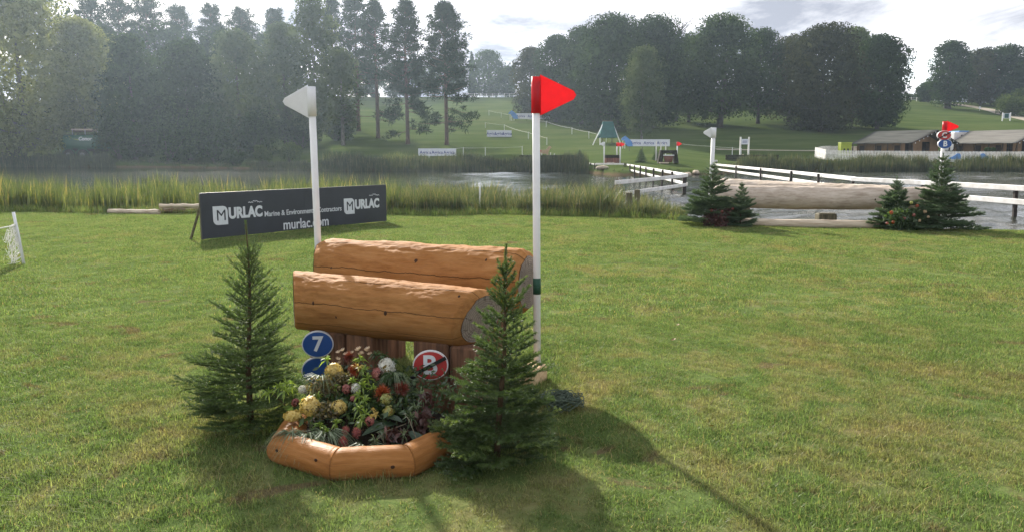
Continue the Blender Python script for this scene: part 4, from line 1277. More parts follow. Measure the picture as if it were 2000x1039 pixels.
for u, fl, lab in ((1866, 1, 'light blue horse head board at the picket fence beneath the trailer'), (1922, -1, 'light blue horse head board at the picket fence in front of the second tent')):
    b = onground(u, 88.5); s = 88.5 / F
    t = thing('horse_head_board', lab, 'board', b, 0, 'light blue horse head boards at the picket fence')
    z0 = at(u, 308, 88.5).z - b.z
    pts_ = [(-13, 0), (9, 0), (9, 8), (6, 11), (2, 11), (-3, 7), (-9, 3.5), (-13, 3)]
    pts_ = [(x * fl * s, z0 - .2 + z * s) for x, z in pts_]
    if fl < 0: pts_ = pts_[::-1]
    mb = MB(); mb.prism(pts_[::1], Matrix.Identity(4), .05); obj('panel', mb, M['horseblue'], t)
    mb = MB(); mb.box((0, .06, z0 / 2), (.1, .06, max(z0, .2) + .3)); obj('post', mb, M['whitepaint'], t)
b = onground(1898, 92.5); s = 92.5 / F
t = thing('picnic_table', 'brown wooden picnic table behind the picket fence between the blue boards', 'table', b)
zq = at(1898, 303, 92.5).z - b.z
mb = MB(); mb.box((0, 0, zq), (27 * s, .8, .08)); obj('tabletop', mb, M['brownplank'], t)
for x in (-8, 8):
    mb = MB(); mb.tube([(x * s, -.5, 0), (x * s, .1, zq)], .06, 4); mb.tube([(x * s, .5, 0), (x * s, -.1, zq)], .06, 4); obj('leg', mb, M['brownplank'], t)
for y in (-.75, .75):
    mb = MB(); mb.box((0, y, zq * .58), (27 * s, .28, .07)); obj('bench', mb, M['brownplank'], t)
b = onground(1932, 93.5); s = 93.5 / F
t = thing('topiary_plant', 'round clipped topiary of two dark green balls in front of the second tent', 'plant', b)
rng = np.random.default_rng(5); z0 = at(1932, 293, 93.5).z - b.z
for x, z in ((-5, 0), (5, -.4)):
    P = unit(rng.normal(size=(700, 3))); PP = P * np.array([5.6 * s, 5.6 * s, 4.6 * s]) * rng.uniform(.85, 1.02, (700, 1)) + np.array([x * s, 0, z0 + z * s])
    link('ball', np_mesh('ball', leaf_quads(PP, P, .2, .7, rng), 4, rng.random(700), M['leaf_dark']), t)
mb = MB(); mb.tube([(0, 0, -.1), (0, 0, z0 * .5), (-5 * s, 0, z0)], .05, 6); mb.tube([(0, 0, z0 * .5), (5 * s, 0, z0 - .2)], .05, 6); obj('stem', mb, M['bark'], t)

# ------------------------------------------------------------------ green tanker among the left trees
Y = 112
b = onground(176, Y); s = Y / F
zt = at(176, 263, Y).z; zbt = at(176, 293, Y).z; g0 = b.z
t = thing('tanker_truck', 'dark green tanker lettered Conor half hidden under the willow on the far bank', 'tanker', b, math.radians(3))
h = zt - zbt; cz = (zt + zbt) / 2 - g0
mb = MB(); n = 28
sec = []
for k in range(n):
    a = 2 * math.pi * k / n; ca, sa = math.cos(a), math.sin(a)
    sec.append((1.25 * math.copysign(abs(ca) ** .55, ca), h / 2 * math.copysign(abs(sa) ** .62, sa)))
xs_ = [(-52, .80), (-50, .96), (-48, 1.0), (0, 1.0), (36, 1.0), (40, .97), (43, .80)]
for x, k_ in xs_:
    for y, z in sec: mb.v.append((x * s, 1.25 + y * k_, cz + z * k_))
for i in range(len(xs_) - 1):
    for k in range(n):
        j = (k + 1) % n
        mb.f.append((i * n + k, (i + 1) * n + k, (i + 1) * n + j, i * n + j)); mb.m.append(0)
mb.f.append(tuple(range(n))); mb.m.append(0); mb.f.append(tuple(range(len(xs_) * n - 1, (len(xs_) - 1) * n - 1, -1))); mb.m.append(0)
obj('tank', mb, M['greenpaint'], t, True)
mb = MB(); mb.box((-4 * s, 1.25, cz - h / 2 - .12), (94 * s, 1.6, .3), bev=.04); obj('chassis', mb, M['dark'], t)
for x in (-40, -14):
    wb = MB(); wb.tube([(x * s, -.02, .62), (x * s, .5, .62)], .72, 22); w_ = obj('wheel', wb, M['tyre'], t)
    wb = MB(); wb.tube([(x * s, -.05, .62), (x * s, .1, .62)], .36, 16); obj('rim', wb, M['steel'], w_)
    wb = MB()
    arc = [(x * s + math.cos(a) * .92, .2, .62 + math.sin(a) * .92) for a in np.linspace(.15, math.pi - .15, 12)]
    wb.tube(arc, .09, 6); obj('mudguard', wb, M['greenpaint'], t)
for y in (.7, 1.8):
    mb = MB(); mb.box((4 * s, y, at(176, 253.5, Y).z - g0), (80 * s, .16, .20), bev=.03); obj('boom', mb, M['rail'], t)
mb = MB(); mb.box((4 * s, 1.25, at(176, 256.5, Y).z - g0), (72 * s, 1.0, .14)); obj('walkway', mb, M['brownplank'], t)
for x in (-34, -10, 14, 38):
    mb = MB(); mb.box((x * s, .7, (zt + at(176, 253, Y).z) / 2 - g0), (.1, .1, .75)); obj('bracket', mb, M['steel'], t)
mb = MB(); mb.box((12 * s, -.05, .9), (10 * s, .3, .55), bev=.04); obj('toolbox', mb, M['dark'], t)
lettering('Conor', 9.2 * s, M['letter'], t, (-7 * s, -.03, cz + h * .20), offset=.02, shear=.3, depth=.01)
mb = MB(); mb.prism([(-33 * s, cz + h * .22), (-18 * s, cz + h * .10), (-20 * s, cz + h * .16)], Matrix.Translation((0, -.015, 0)), .012); obj('swoosh', mb, M['binyellow'], t)

# pale stones on the far bank
rs = random.Random(11)
for k, (u, Y, w, lab) in enumerate(((1343, 67.2, 8, 'flat pale stone at the water edge below the arch jump'), (1359, 67.8, 6, 'smaller pale stone at the water edge below the arch jump'), (1176, 71, 12, 'long pale stone at the water edge behind the rail fence'))):
    b = onground(u, Y); t = MB(); w_ = w / F * Y
    t.sphere((0, 0, .05), (w_, .6, .22), 12, 7, fn=lambda d: 1 + .25 * mnoise.noise(d * 1.7 + Vector((k * 5, 0, 0))))
    tag(obj('stone', t, M['stone'], None, True, (b.x, b.y, max(b.z, -.28))), lab, 'stone', 'pale stones on the far bank')
# ------------------------------------------------------------------ white rail fences standing in the pond
WZ = -0.30
def beam(mb, a, b, h, th, bev=.012):
    a = Vector(a); b = Vector(b); d = b - a; L = d.length
    x = d.normalized(); y = Vector((-x.y, x.x, 0)).normalized(); z = x.cross(y)
    R = Matrix((x, y, z)).transposed()
    mb.box((a + b) / 2, (L, th, h), R, 0, bev)

def rail_fence(name_label, posts, zt, rails, group, bays=None, rh=.15):
    o = Vector((posts[0][0], posts[0][1], WZ))
    t = thing('rail_fence', name_label, 'fence', o, 0, group)
    rf = random.Random(len(posts))
    for p in posts:
        ph = p[2] if len(p) > 2 else zt
        mb = MB(); mb.box((p[0] - o.x, p[1] - o.y, (ph + 1.0) / 2 - 1.0 - WZ), (.105, .105, ph + 1.0), Matrix.Rotation(rf.uniform(-.04, .04), 3, 'Y'), 0, .012)
        obj('post', mb, M['darkpost'], t)
    for z in rails:
        for i, (a, b) in enumerate(zip(posts[:-1], posts[1:])):
            A = Vector((a[0], a[1], z)) - o; B = Vector((b[0], b[1], z)) - o
            d = (B - A).normalized(); n = Vector((d.y, -d.x, 0))
            if n.y > 0: n = -n
            e = .004 if i % 2 else 0
            mb = MB(); beam(mb, A + n * (.095 + e) - d * .02, B + n * (.095 + e) + d * .02, rh, .045)
            obj('rail', mb, M['whitepaint'], t)
    return t
gf = 'white rail fences lining the water crossing'
# the channel on the left: far corner, long side, and the side coming back to the near bank
far_c, near_c = Vector((10.45, 71.5, 0)), Vector((8.25, 37.0, 0))
row = [(far_c.lerp(near_c, k / 8).x, far_c.lerp(near_c, k / 8).y) for k in range(9)]
rail_fence('white rail fence running back across the pond towards the brush jump, on nine dark posts', row, .64, (.56, .14), gf)
rail_fence('white rail fence spanning the far water between the two dark post rows', [(7.85, 72.5), (10.3, 71.8)], .66, (.62, .20), gf)
rail_fence('short white rail fence end receding behind the reeds at the far span', [(7.75, 72.9), (7.75, 77.0), (7.9, 81.5)], .66, (.56, .14), gf)
rail_fence('white rail fence slanting from the dark corner post to the reeds on the near bank', [(8.12, 36.7, .45), (5.9, 32.2, -.4), (3.62, 27.9, .4)], .6, (.56, .13), gf)
for u, Y, v, lab in ((1227, 21.0, 377, 'weathered timber post in the near reeds, the shorter of two'), (1242, 21.6, 371, 'weathered timber post in the near reeds, the taller of two')):
    b = onground(u, Y); zt = at(u, v, Y).z
    t = MB(); t.tube([(0, 0, -.6), (0, 0, zt - b.z - .01), (0, 0, zt - b.z)], [.085, .083, .07], 12)
    tag(obj('timber_post', t, M['oldpost'], None, False, b), lab, 'post', 'timber posts in the near reeds')
# the right-hand line
line = [(18.7, 72), (17.4, 60.5), (16.3, 51), (15.4, 43), (14.6, 37), (13.95, 31.8), (14.75, 27.9), (15.35, 23.6), (15.9, 19.6)]
rail_fence('long white rail fence curving across the pond behind the big pale log', line, .635, (.56, .15), gf, rh=.17)
rail_fence('short white rail fence at the far end of the long one by the white flag', [(18.4, 72.4), (20.3, 77.5)], .92, (.86, .42), gf)
b = onground(937, 20.9)
t = MB(); t.tube([(0, 0, -.2), (.01, 0, at(937, 365, 20.9).z - b.z)], .022, 8)
tag(obj('white_stake', t, M['white'], None, False, b), 'thin white stake standing at the edge of the near reeds', 'stake')

# ------------------------------------------------------------------ logs
def log_parts(parent, name, L, r0, r1, loc, rot, seed, mat, endm, cham=.07, hew=.006, knots=(), bow=0.0, nt=150, step=.0065, warp=.015, ends=True, label=None, slant=0.0, cham0=None, cut0=0.0, cut1=0.0):
    nx = max(24, int(L / step))
    xs = np.concatenate([np.linspace(0, cham, 9)[:-1], np.linspace(cham, L - cham, nx), np.linspace(L - cham, L, 9)[1:]])
    V = []
    def rad(x, th):
        r = r0 + (r1 - r0) * x / L
        k = 1.0
        c0 = cham0 or cham
        e, cc, am = (x, c0, .20 if cham0 is None or cham0 > .1 else .04) if x < L / 2 else (L - x, cham, .20)
        if e < cc:
            q = 1 - e / cc
            k = 1 - am * q ** 1.5
        w = mnoise.noise(Vector((x * 1.3 + seed * 7, math.cos(th) * .8, math.sin(th) * .8)))
        n1 = mnoise.fractal(Vector((x * 3.2 + seed * 3, math.cos(th) * 2.3, math.sin(th) * 2.3)), .75, 2.1, 4)
        st = math.floor(n1 * 4.0) / 4.0
        fr = n1 * 4.0 - math.floor(n1 * 4.0)
        up = .25 + .75 * max(0.0, min(1.0, math.sin(th) * .9 + .45))
        return (r * k) * (1 + warp * w) + hew * up * (st * 1.9 + .25 * fr + .25 * mnoise.noise(Vector((x * 12, th * 4, seed))))
    for x in xs:
        dz = -bow * (2 * x / L - 1) ** 2 + bow
        for k in range(nt):
            th = 2 * math.pi * k / nt
            rr = rad(x, th)
            sl = slant * rr * math.sin(th) * max(0.0, (x - L + .35) / .35)
            sl += cut0 * rr * math.cos(th) * max(0.0, 1 - x / .35) + cut1 * rr * math.cos(th) * max(0.0, (x - L + .35) / .35)
            V.append((x + sl, rr * math.cos(th), rr * math.sin(th) + dz))
    NX = len(xs)
    idx = np.arange(NX * nt).reshape(NX, nt)
    nxt = np.roll(idx, -1, 1)
    q = np.stack([idx[:-1], idx[1:], nxt[1:], nxt[:-1]], -1).reshape(-1, 4)[:, ::-1]
    me = bpy.data.meshes.new(name)
    me.vertices.add(len(V)); me.vertices.foreach_set('co', np.array(V, np.float32).ravel())
    me.loops.add(q.size); me.loops.foreach_set('vertex_index', q.astype(np.int32).ravel())
    me.polygons.add(len(q)); me.polygons.foreach_set('loop_start', np.arange(0, q.size, 4, dtype=np.int32))
    me.polygons.foreach_set('use_smooth', np.ones(len(q), bool))
    me.materials.append(mat); me.update(calc_edges=True)
    lo = link(name, me, parent, loc, rot)
    if ends:
        for side in (0, 1):
            ring = [Vector(v) for v in (V[:nt] if side == 0 else V[-nt:])]
            c = sum(ring, Vector()) / nt
            mb = MB(); mb.v = []
            for f in (1.0, .75, .5, .25):
                for i, p in enumerate(ring):
                    d = (1 if side else -1) * (.004 + .006 * (1 - f) + .004 * mnoise.noise(p * 9 * f))
                    mb.v.append(c.lerp(p, f) + Vector((d, 0, 0)))
            mb.v.append(c + Vector(((1 if side else -1) * .010, 0, 0)))
            for rI in range(3):
                for i in range(nt):
                    j = (i + 1) % nt
                    mb.f.append((rI * nt + i, rI * nt + j, (rI + 1) * nt + j, (rI + 1) * nt + i)); mb.m.append(0)
            for i in range(nt): mb.f.append((3 * nt + i, 3 * nt + (i + 1) % nt, 4 * nt)); mb.m.append(0)
            obj('end_face', mb, endm, lo, True)
    for (kx, kth, kr) in knots:
        rr = rad(kx, kth)
        mb = MB(); c = Vector((kx, rr * math.cos(kth), rr * math.sin(kth)))
        nrm = Vector((0, math.cos(kth), math.sin(kth))); tg = Vector((0, -math.sin(kth), math.cos(kth)))
        Rm = Matrix((Vector((1, 0, 0)), tg, nrm)).transposed()
        for i in range(6):
            ph = math.pi / 2 * i / 5
            for k in range(12):
                a = 6.283 * k / 12
                mb.v.append(c - nrm * .002 + Rm @ Vector((math.cos(a) * math.sin(ph) * kr * .7, math.sin(a) * math.sin(ph) * kr, math.cos(ph) * kr * .35)))
        for i in range(5):
            for k in range(12):
                j = (k + 1) % 12
                mb.f.append((i * 12 + k, (i + 1) * 12 + k, (i + 1) * 12 + j, i * 12 + j)); mb.m.append(0)
        obj('knot', mb, M['knot'], lo, True)
    return lo
M['knot'] = simple('dark_knot', (0.06, 0.028, 0.014), (0.03, 0.014, 0.008), 30, .7, .2, .3, .005)

# ------------------------------------------------------------------ the pale log jump over the water's edge
lj = onground(1600, 17.9)
t = thing('water_log_jump', 'big pale weathered log jump laid across the water edge between small firs', 'jump', (lj.x, lj.y, 0))
A = at(1392, 383, 18.6); B = at(1868, 390, 17.7)
L = (B - A).length
log_parts(t, 'front_log', L, .275, .255, A - t.location, (0, 0, face_rz(A, B)), 5, M['palelog'], M['end'], hew=.007, nt=72, step=.035, warp=.05, bow=-.03, knots=((2.2, 3.5, .03), (3.6, 3.3, .025)))
A2 = at(1398, 368, 22.6); B2 = at(1760, 388, 18.75)
log_parts(t, 'back_log', (B2 - A2).length, .28, .22, A2 - t.location, (0, 0, face_rz(A2, B2)), 8, M['palelog'], M['end'], hew=.009, nt=64, step=.04, warp=.06)
mb = MB(); c = at(1622, 415, 17.95); mb.box(c - t.location - Vector((0, -.25, .25)), (.42, .30, .42), bev=.03); obj('support_block', mb, M['oldpost'], t)
for u in (1440, 1800):
    c = at(u, 425, 18.1); mb = MB(); mb.box(c - t.location, (.5, .34, 1.0), bev=.03); obj('support_block', mb, M['oldpost'], t)
A = onground(1424, 17.35); B = onground(1716, 16.75)
for q, nm in ((A, 'a'), (B, 'b')): q.z = .055
tl = log_parts(None, 'ground_log', (B - A).length, .105, .095, A, (0, 0, face_rz(A, B)), 9, M['paleplank'], M['end'], hew=.006, nt=32, step=.06)
tag(tl, 'slim pale log lying on the grass edge beneath the big pale log', 'log')

wf = at(1390, 300, 18.9)
flag_pole(Vector((wf.x, wf.y, -.35)), at(1390, 250, 18.9).z, .048, 'white', 'l', .245, .24, 'white flag standing at one end of the big pale log', lean=(.03, 0))
rf_ = at(1841, 300, 18.5)
flag_pole(Vector((rf_.x, rf_.y, -.35)), at(1839, 238, 18.5).z, .042, 'red', 'r', .33, .245, 'red flag above round C and B signs behind the widest fir')

# ------------------------------------------------------------------ round number signs
def oval_sign(center, w, h, rz, face, text, label, stripe=False, tsize=1.3, group='round number signs', tilt=0.0, stem=0, tx=0):
    t = thing('number_sign', label, 'sign', center, rz, group)
    t.rotation_euler = (0, tilt, rz)
    n = 40
    out = [(math.cos(a) * w / 2, math.sin(a) * h / 2) for a in np.linspace(0, 2 * math.pi, n, endpoint=False)]
    mb = MB(); mb.prism(out, Matrix.Identity(4), h * .14); obj('backing', mb, M['white'], t)
    mb = MB(); mb.prism([(x * .93, z * .93) for x, z in out], Matrix.Translation((0, -h * .078, 0)), .006); obj('face', mb, face, t)
    if text:
        lettering(text, h * .60 * tsize, M['letter'], t, (tx, -h * .078 - .006, 0), offset=h * .022, depth=.002)
    if stripe:
        mb = MB(); R = Matrix.Rotation(-math.radians(28), 3, 'Y')
        mb.box((0, -h * .078 - .011, 0), (w * .99, .004, h * .12), R); obj('tape_stripe', mb, M['black'], t)
    if stem:
        mb = MB(); mb.box((0, h * .10, -h * .1), (w * .16, h * .1, h * stem)); obj('bracket', mb, M['black'], t)
    return t
c = at(1839.5, 265.5, 18.5); oval_sign((c.x, c.y - .09, c.z), .33, .225, 0, M['red'], 'C', 'red round sign lettered C with dark stripe on the red flag pole over the water', True, group='round letter signs on the far red flag pole')
c = at(1841, 282, 18.5); oval_sign((c.x, c.y - .09, c.z), .335, .225, 0, M['blue'], 'B', 'blue round sign lettered B beneath the red C sign over the water', group='round letter signs on the far red flag pole')

# ------------------------------------------------------------------ detailed small conifers
def conifer(label, base, H, R, seed, whorls=10, per=6, nlen=.014, nw=.0022, dens=1100, mat='needle', leader=.16, top_el=52, low_el=8, fresh=.35, lean=0.0, side_k=1.0, droop=.0, group='small conifers dressing the jumps', skirt=1.0, power=.85, low_extra=0):
    r = random.Random(seed); rng = np.random.default_rng(seed)
    t = thing('spruce_tree', label, 'small spruce', base, 0, group)
    mb = MB(); tw = H * .013
    def axis(z): return Vector((lean * (z / H) ** 1.5 + .01 * H * math.sin(z / H * 7 + seed), .006 * H * math.sin(z / H * 9), z))
    mb.tube([axis(max(z, 0)) + Vector((0, 0, min(z, 0))) for z in (-.05, H * .1, H * .3, H * .5, H * .7, H * .85, H * .985)], [tw * 1.25, tw * 1.15, tw, tw * .75, tw * .5, tw * .32, tw * .22], 7)
    obj('trunk', mb, M['twig'], t, True)
    A, B, T = [], [], []
    bm_ = MB()
    def shoot(a, b, tint, w):
        A.append(tuple(a)); B.append(tuple(b)); T.append(tint)
        bm_.tube([a, b], [w, w * .4], 3, False)
    for i in list(range(9)) * 3:
        z0 = H * (1 - leader) + H * leader * i / 9; z1 = H * (1 - leader) + H * leader * (i + 1) / 9
        A.append(tuple(axis(z0))); B.append(tuple(axis(z1))); T.append(.55)
    for w in range(whorls):
        f = w / (whorls - 1)
        z = H * (.05 + (1 - leader - .05) * f ** .92)
        nb = per if f < .85 else max(4, per - 1)
        if f < .6: nb += 1
        if f < .4: nb += low_extra
        ph = r.uniform(0, 6.28)
        for k in range(nb):
            zz = z + r.uniform(-.35, .35) * H / whorls * (1 if f < .9 else .2)
            L = (R * (1 - zz / (H * 1.02)) ** power + .035 * H) * r.choice([r.uniform(.8, 1.15), r.uniform(.8, 1.15), r.uniform(.55, 1.35)])
            if f < .2: L *= skirt
            az = ph + 6.283 * (k + r.uniform(-.3, .3)) / nb
            el = math.radians(low_el + (top_el - low_el) * f ** 1.3 + r.uniform(-8, 8))
            d = Vector((math.cos(az) * math.cos(el), math.sin(az) * math.cos(el), math.sin(el)))
            p0 = axis(zz)
            side = d.cross(Vector((0, 0, 1))).normalized()
            n = 5
            pts = [p0]
            for q in range(1, n + 1):
                s = q / n
                pts.append(p0 + d * L * s + Vector((0, 0, L * (.10 * s * s - droop * s * (1 - f)))) + side * L * .03 * math.sin(s * 5 + k))
            fr = r.random() < fresh
            base_t = r.uniform(.05, .55)
            for q in range(n):
                shoot(pts[q], pts[q + 1], (base_t if q < n - 1 else (.95 if fr else base_t + .2)), max(.0012, tw * .18 * (1 - q / n)))
            ns = max(2, int(L / (H * .040)))
            for q in range(ns):
                s = .22 + .74 * (q + r.random() * .5) / ns
                a = pts[int(s * n)].lerp(pts[min(int(s * n) + 1, n)], s * n - int(s * n))
                for sg in (-1, 1):
                    if r.random() < .08: continue
                    sl = L * (.50 * (1 - s) + .13) * r.uniform(.7, 1.2) * side_k
                    dd = (d * .75 + side * sg * .8 + Vector((0, 0, r.uniform(.0, .35)))).normalized()
                    b = a + dd * sl
                    b.z = max(b.z, .02)
                    tt = (.9 if fr and r.random() < .6 else base_t + r.uniform(-.1, .2))
                    mid = a.lerp(b, .6)
                    shoot(a, mid, base_t, .0011); shoot(mid, b, tt, .0009)
                    if sl > H * .085:
                        for s2 in (.45, .75):
                            for sg2 in (-1, 1):
                                e = a.lerp(b, s2) + (dd * .8 + side * sg * sg2 * .55 * 1 + d * (.5 if sg2 > 0 else .1)).normalized() * sl * .32
                                e.z = max(e.z, .02)
                                shoot(a.lerp(b, s2), e, tt, .0008)
    A = np.array(A); B = np.array(B); T = np.array(T)
    ln = np.linalg.norm(B - A, axis=1)
    cnt = np.maximum(2, (ln * dens)).astype(int)
    rep = np.repeat(np.arange(len(A)), cnt)
    f = rng.random(len(rep))
    P = A[rep] + (B - A)[rep] * f[:, None]
    d = unit((B - A)[rep])
    rad = rng.normal(size=(len(rep), 3)); rad -= d * (rad * d).sum(1, keepdims=True); rad = unit(rad)
    rad[:, 2] += .25
    D = unit(d * .7 + rad * .85)
    V = spikes(P, D, nlen * rng.uniform(.65, 1.15, len(rep)), nw * rng.uniform(.8, 1.2, len(rep)), rng)
    tint = np.clip(T[rep] * .75 + rng.random(len(rep)) * .25, 0, 1)
    link('needles', np_mesh('needles', V, 3, tint, M[mat]), t)
    obj('branches', bm_, M['twig'], t)
    return t

def fir_right(u, Yb, vt, hw, label, seed, **k):
    b = onground(u, Yb); H = at(u, vt, Yb).z - b.z
    kk = dict(whorls=12, per=8, nlen=.036, nw=.0085, dens=240, skirt=1.02, mat='needle_blue', low_el=2, top_el=42, leader=.10, fresh=.12, droop=.10, power=1.1)
    kk.update(k)
    return conifer(label, b, H, hw / F * Yb, seed, **kk)
fir_right(1388, 17.3, 318, 62, 'tall fir below the white flag at one end of the pale log', 21, fresh=.25)
fir_right(1446, 17.0, 357, 36, 'short fir with open upswept top in front of the big pale log', 22, whorls=9, low_el=8)
fir_right(1746, 16.7, 345, 50, 'slim fir in front of the big pale log with a bare pointed tip', 23, leader=.16)
fir_right(1832, 16.4, 300, 66, 'widest dark fir, below the round C and B signs over the water', 24, whorls=14, per=9, skirt=1.0)

def mixed_bush(u, Y, vt, hw, label, cols, seed, n=1500, blooms=()):
    b = onground(u, Y); H = at(u, vt, Y).z - b.z; R = hw / F * Y
    rng = np.random.default_rng(seed)
    t = thing('flower_bush', label, 'flowers', b, 0, 'flower bushes at the foot of the big pale log')
    C = rng.normal(size=(9, 3)) * np.array([R * .42, R * .3, H * .15]) + np.array([0, 0, H * .42])
    k = rng.integers(0, 9, n)
    P = C[k] + unit(rng.normal(size=(n, 3))) * (rng.random((n, 1)) ** .4) * np.array([R * .42, R * .4, H * .36]); P[:, 2] = np.clip(P[:, 2], .02, H * 1.05)
    link('foliage', np_mesh('foliage', leaf_quads(P, unit(rng.normal(size=(n, 3)) + np.array([0, -.2, .4])), .075, .5, rng, .1), 4, rng.random(n), M[cols]), t)
    for i, (x, z, r_, mt) in enumerate(blooms):
        n2 = 90
        d = unit(rng.normal(size=(n2, 3)))
        r_ *= .6; P = np.array([x * R, -R * .5, z * H]) + d * r_ * rng.uniform(.6, 1, (n2, 1))
        link('bloom', np_mesh('bloom', leaf_quads(P, d, r_ * .7, .7, rng), 4, rng.random(n2), M[mt]), t)
    return t
M['bl_red'] = leafmat('dark_red_petals', (0.15, 0.030, 0.022), (0.26, 0.075, 0.05), .3)
M['bl_orange'] = leafmat('orange_red_petals', (0.27, 0.045, 0.014), (0.42, 0.11, 0.035), .3)
M['bl_yellow'] = leafmat('yellow_petals', (0.50, 0.36, 0.080), (0.68, 0.55, 0.20), .3)
M['bl_white'] = leafmat('white_petals', (0.50, 0.50, 0.46), (0.74, 0.73, 0.70), .3)
M['bl_pink'] = leafmat('dusty_pink_petals', (0.24, 0.065, 0.062), (0.46, 0.18, 0.14), .3)
M['bl_cream'] = leafmat('cream_petals', (0.46, 0.33, 0.22), (0.66, 0.52, 0.36), .3)
M['bl_lime'] = leafmat('lime_leaves', (0.14, 0.23, 0.040), (0.32, 0.42, 0.09), .45)
M['fl_green'] = leafmat('flower_leaves', (0.028, 0.056, 0.018), (0.080, 0.135, 0.045), .35)
M['fl_silver'] = leafmat('silver_green_blades', (0.085, 0.125, 0.065), (0.21, 0.27, 0.155), .4)
M['fl_brown'] = leafmat('olive_brown_sprigs', (0.075, 0.060, 0.020), (0.22, 0.18, 0.065), .3)
M['fl_maroon'] = leafmat('maroon_leaves', (0.048, 0.022, 0.018), (0.120, 0.050, 0.040), .25)
M['fl_ygreen'] = leafmat('yellow_green_florets', (0.22, 0.25, 0.06), (0.42, 0.42, 0.14), .3)
mixed_bush(1408, 16.9, 405, 34, 'dark maroon flower bush with dull red blooms under the tall fir', 'fl_maroon', 31, blooms=((-.7, .85, .06, 'bl_red'), (-.1, .8, .055, 'bl_red'), (.5, .95, .055, 'bl_red')))
mixed_bush(1762, 16.3, 400, 46, 'mixed flower bush with orange and cream blooms beside the widest fir', 'fl_green', 32, blooms=((-.75, .72, .065, 'bl_orange'), (.3, .98, .06, 'bl_orange'), (.05, 1.1, .06, 'fl_ygreen'), (-.65, .35, .06, 'bl_orange'), (-.2, .5, .07, 'bl_pink'), (.2, .62, .06, 'bl_pink'), (.65, .75, .06, 'bl_cream'), (.8, .55, .05, 'bl_cream'), (.45, .4, .05, 'bl_cream'), (-.9, .3, .05, 'bl_pink')))

# ------------------------------------------------------------------ reeds
def blades(n, P, h, wd, rng, bend=.35, segs=4):
    """arched strap leaves rising from P (n,3): returns quads"""
    az = rng.random(n) * 6.283
    b = bend * h * rng.uniform(.1, 1.0, n) ** 1.5
    dirh = np.stack([np.cos(az), np.sin(az), 0 * az], 1)
    side = np.stack([-np.sin(az + rng.normal(0, .6, n)), np.cos(az), 0 * az], 1); side = unit(side)
    out = []
    prev = None
    for s in range(segs + 1):
        f = s / segs
        c = P + dirh * (b * f ** 2.2)[:, None] + np.array([0, 0, 1.0]) * (h * (f - .16 * (b / np.maximum(h, 1e-6)) * f ** 2))[:, None]
        w = (wd * (1 - f) ** .7 * .5 + wd * .03)[:, None]
        a1, a2 = c - side * w, c + side * w
        if prev is not None: out.append(np.stack([prev[0], prev[1], a2, a1], 1))
        prev = (a1, a2)
    return np.stack(out, 1).reshape(-1, 3)       # n*segs quads

def clump_mesh(name, seed, n, R, h0, h1, w0, w1, mat, bend, plume=0, segs=4, tint_hi=1.0):
    rng = np.random.default_rng(seed)
    a = rng.random(n) * 6.283; r = R * np.sqrt(rng.random(n))
    P = np.stack([np.cos(a) * r, np.sin(a) * r, np.full(n, -.02)], 1)
    h = rng.uniform(h0, h1, n); w = rng.uniform(w0, w1, n)
    V = blades(n, P, h, w, rng, bend, segs)
    ti = rng.random(n) ** 1.3 * tint_hi
    tint = np.repeat(ti, segs)
    return np_mesh(name, V, 4, tint, M[mat])

def scatter(name, pts, rots, scls, idxs, variants, kind='stuff', tiltv=None):
    """one object: geometry nodes put clumps on points"""
    me = bpy.data.meshes.new(name)
    n = len(pts)
    me.vertices.add(n); me.vertices.foreach_set('co', np.asarray(pts, np.float32).ravel())
    for nm, ty, arr in (('rz', 'FLOAT', rots), ('scl', 'FLOAT', scls), ('pick', 'INT', idxs)):
        at_ = me.attributes.new(nm, ty, 'POINT'); at_.data.foreach_set('value', np.asarray(arr, np.float32 if ty == 'FLOAT' else np.int32))
    me.update()
    o = link(name, me)
    cl = bpy.data.collections.new(name + '_source')
    for i, v in enumerate(variants):
        vo = bpy.data.objects.new('%s_source_%d' % (name, i), v); cl.objects.link(vo)
    ng = bpy.data.node_groups.new(name, 'GeometryNodeTree')
    ng.interface.new_socket('Geometry', in_out='INPUT', socket_type='NodeSocketGeometry')
    ng.interface.new_socket('Geometry', in_out='OUTPUT', socket_type='NodeSocketGeometry')
    gi, go = ng.nodes.new('NodeGroupInput'), ng.nodes.new('NodeGroupOutput')
    ci = ng.nodes.new('GeometryNodeCollectionInfo'); ci.inputs['Collection'].default_value = cl
    ci.inputs['Separate Children'].default_value = True; ci.inputs['Reset Children'].default_value = True
    ip = ng.nodes.new('GeometryNodeInstanceOnPoints'); ip.inputs['Pick Instance'].default_value = True
    def attr(nm, ty):
        a = ng.nodes.new('GeometryNodeInputNamedAttribute'); a.data_type = ty; a.inputs[0].default_value = nm
        return a.outputs[0]
    cx = ng.nodes.new('ShaderNodeCombineXYZ'); ng.links.new(attr('rz', 'FLOAT'), cx.inputs[2])
    er = ng.nodes.new('FunctionNodeEulerToRotation'); ng.links.new(cx.outputs[0], er.inputs[0])
    ng.links.new(gi.outputs[0], ip.inputs['Points']); ng.links.new(ci.outputs[0], ip.inputs['Instance'])
    ng.links.new(attr('pick', 'INT'), ip.inputs['Instance Index']); ng.links.new(er.outputs[0], ip.inputs['Rotation'])
    ng.links.new(attr('scl', 'FLOAT'), ip.inputs['Scale'])
    ng.links.new(ip.outputs[0], go.inputs[0])
    md = o.modifiers.new('scatter', 'NODES'); md.node_group = ng
    o['kind'] = kind
    return o

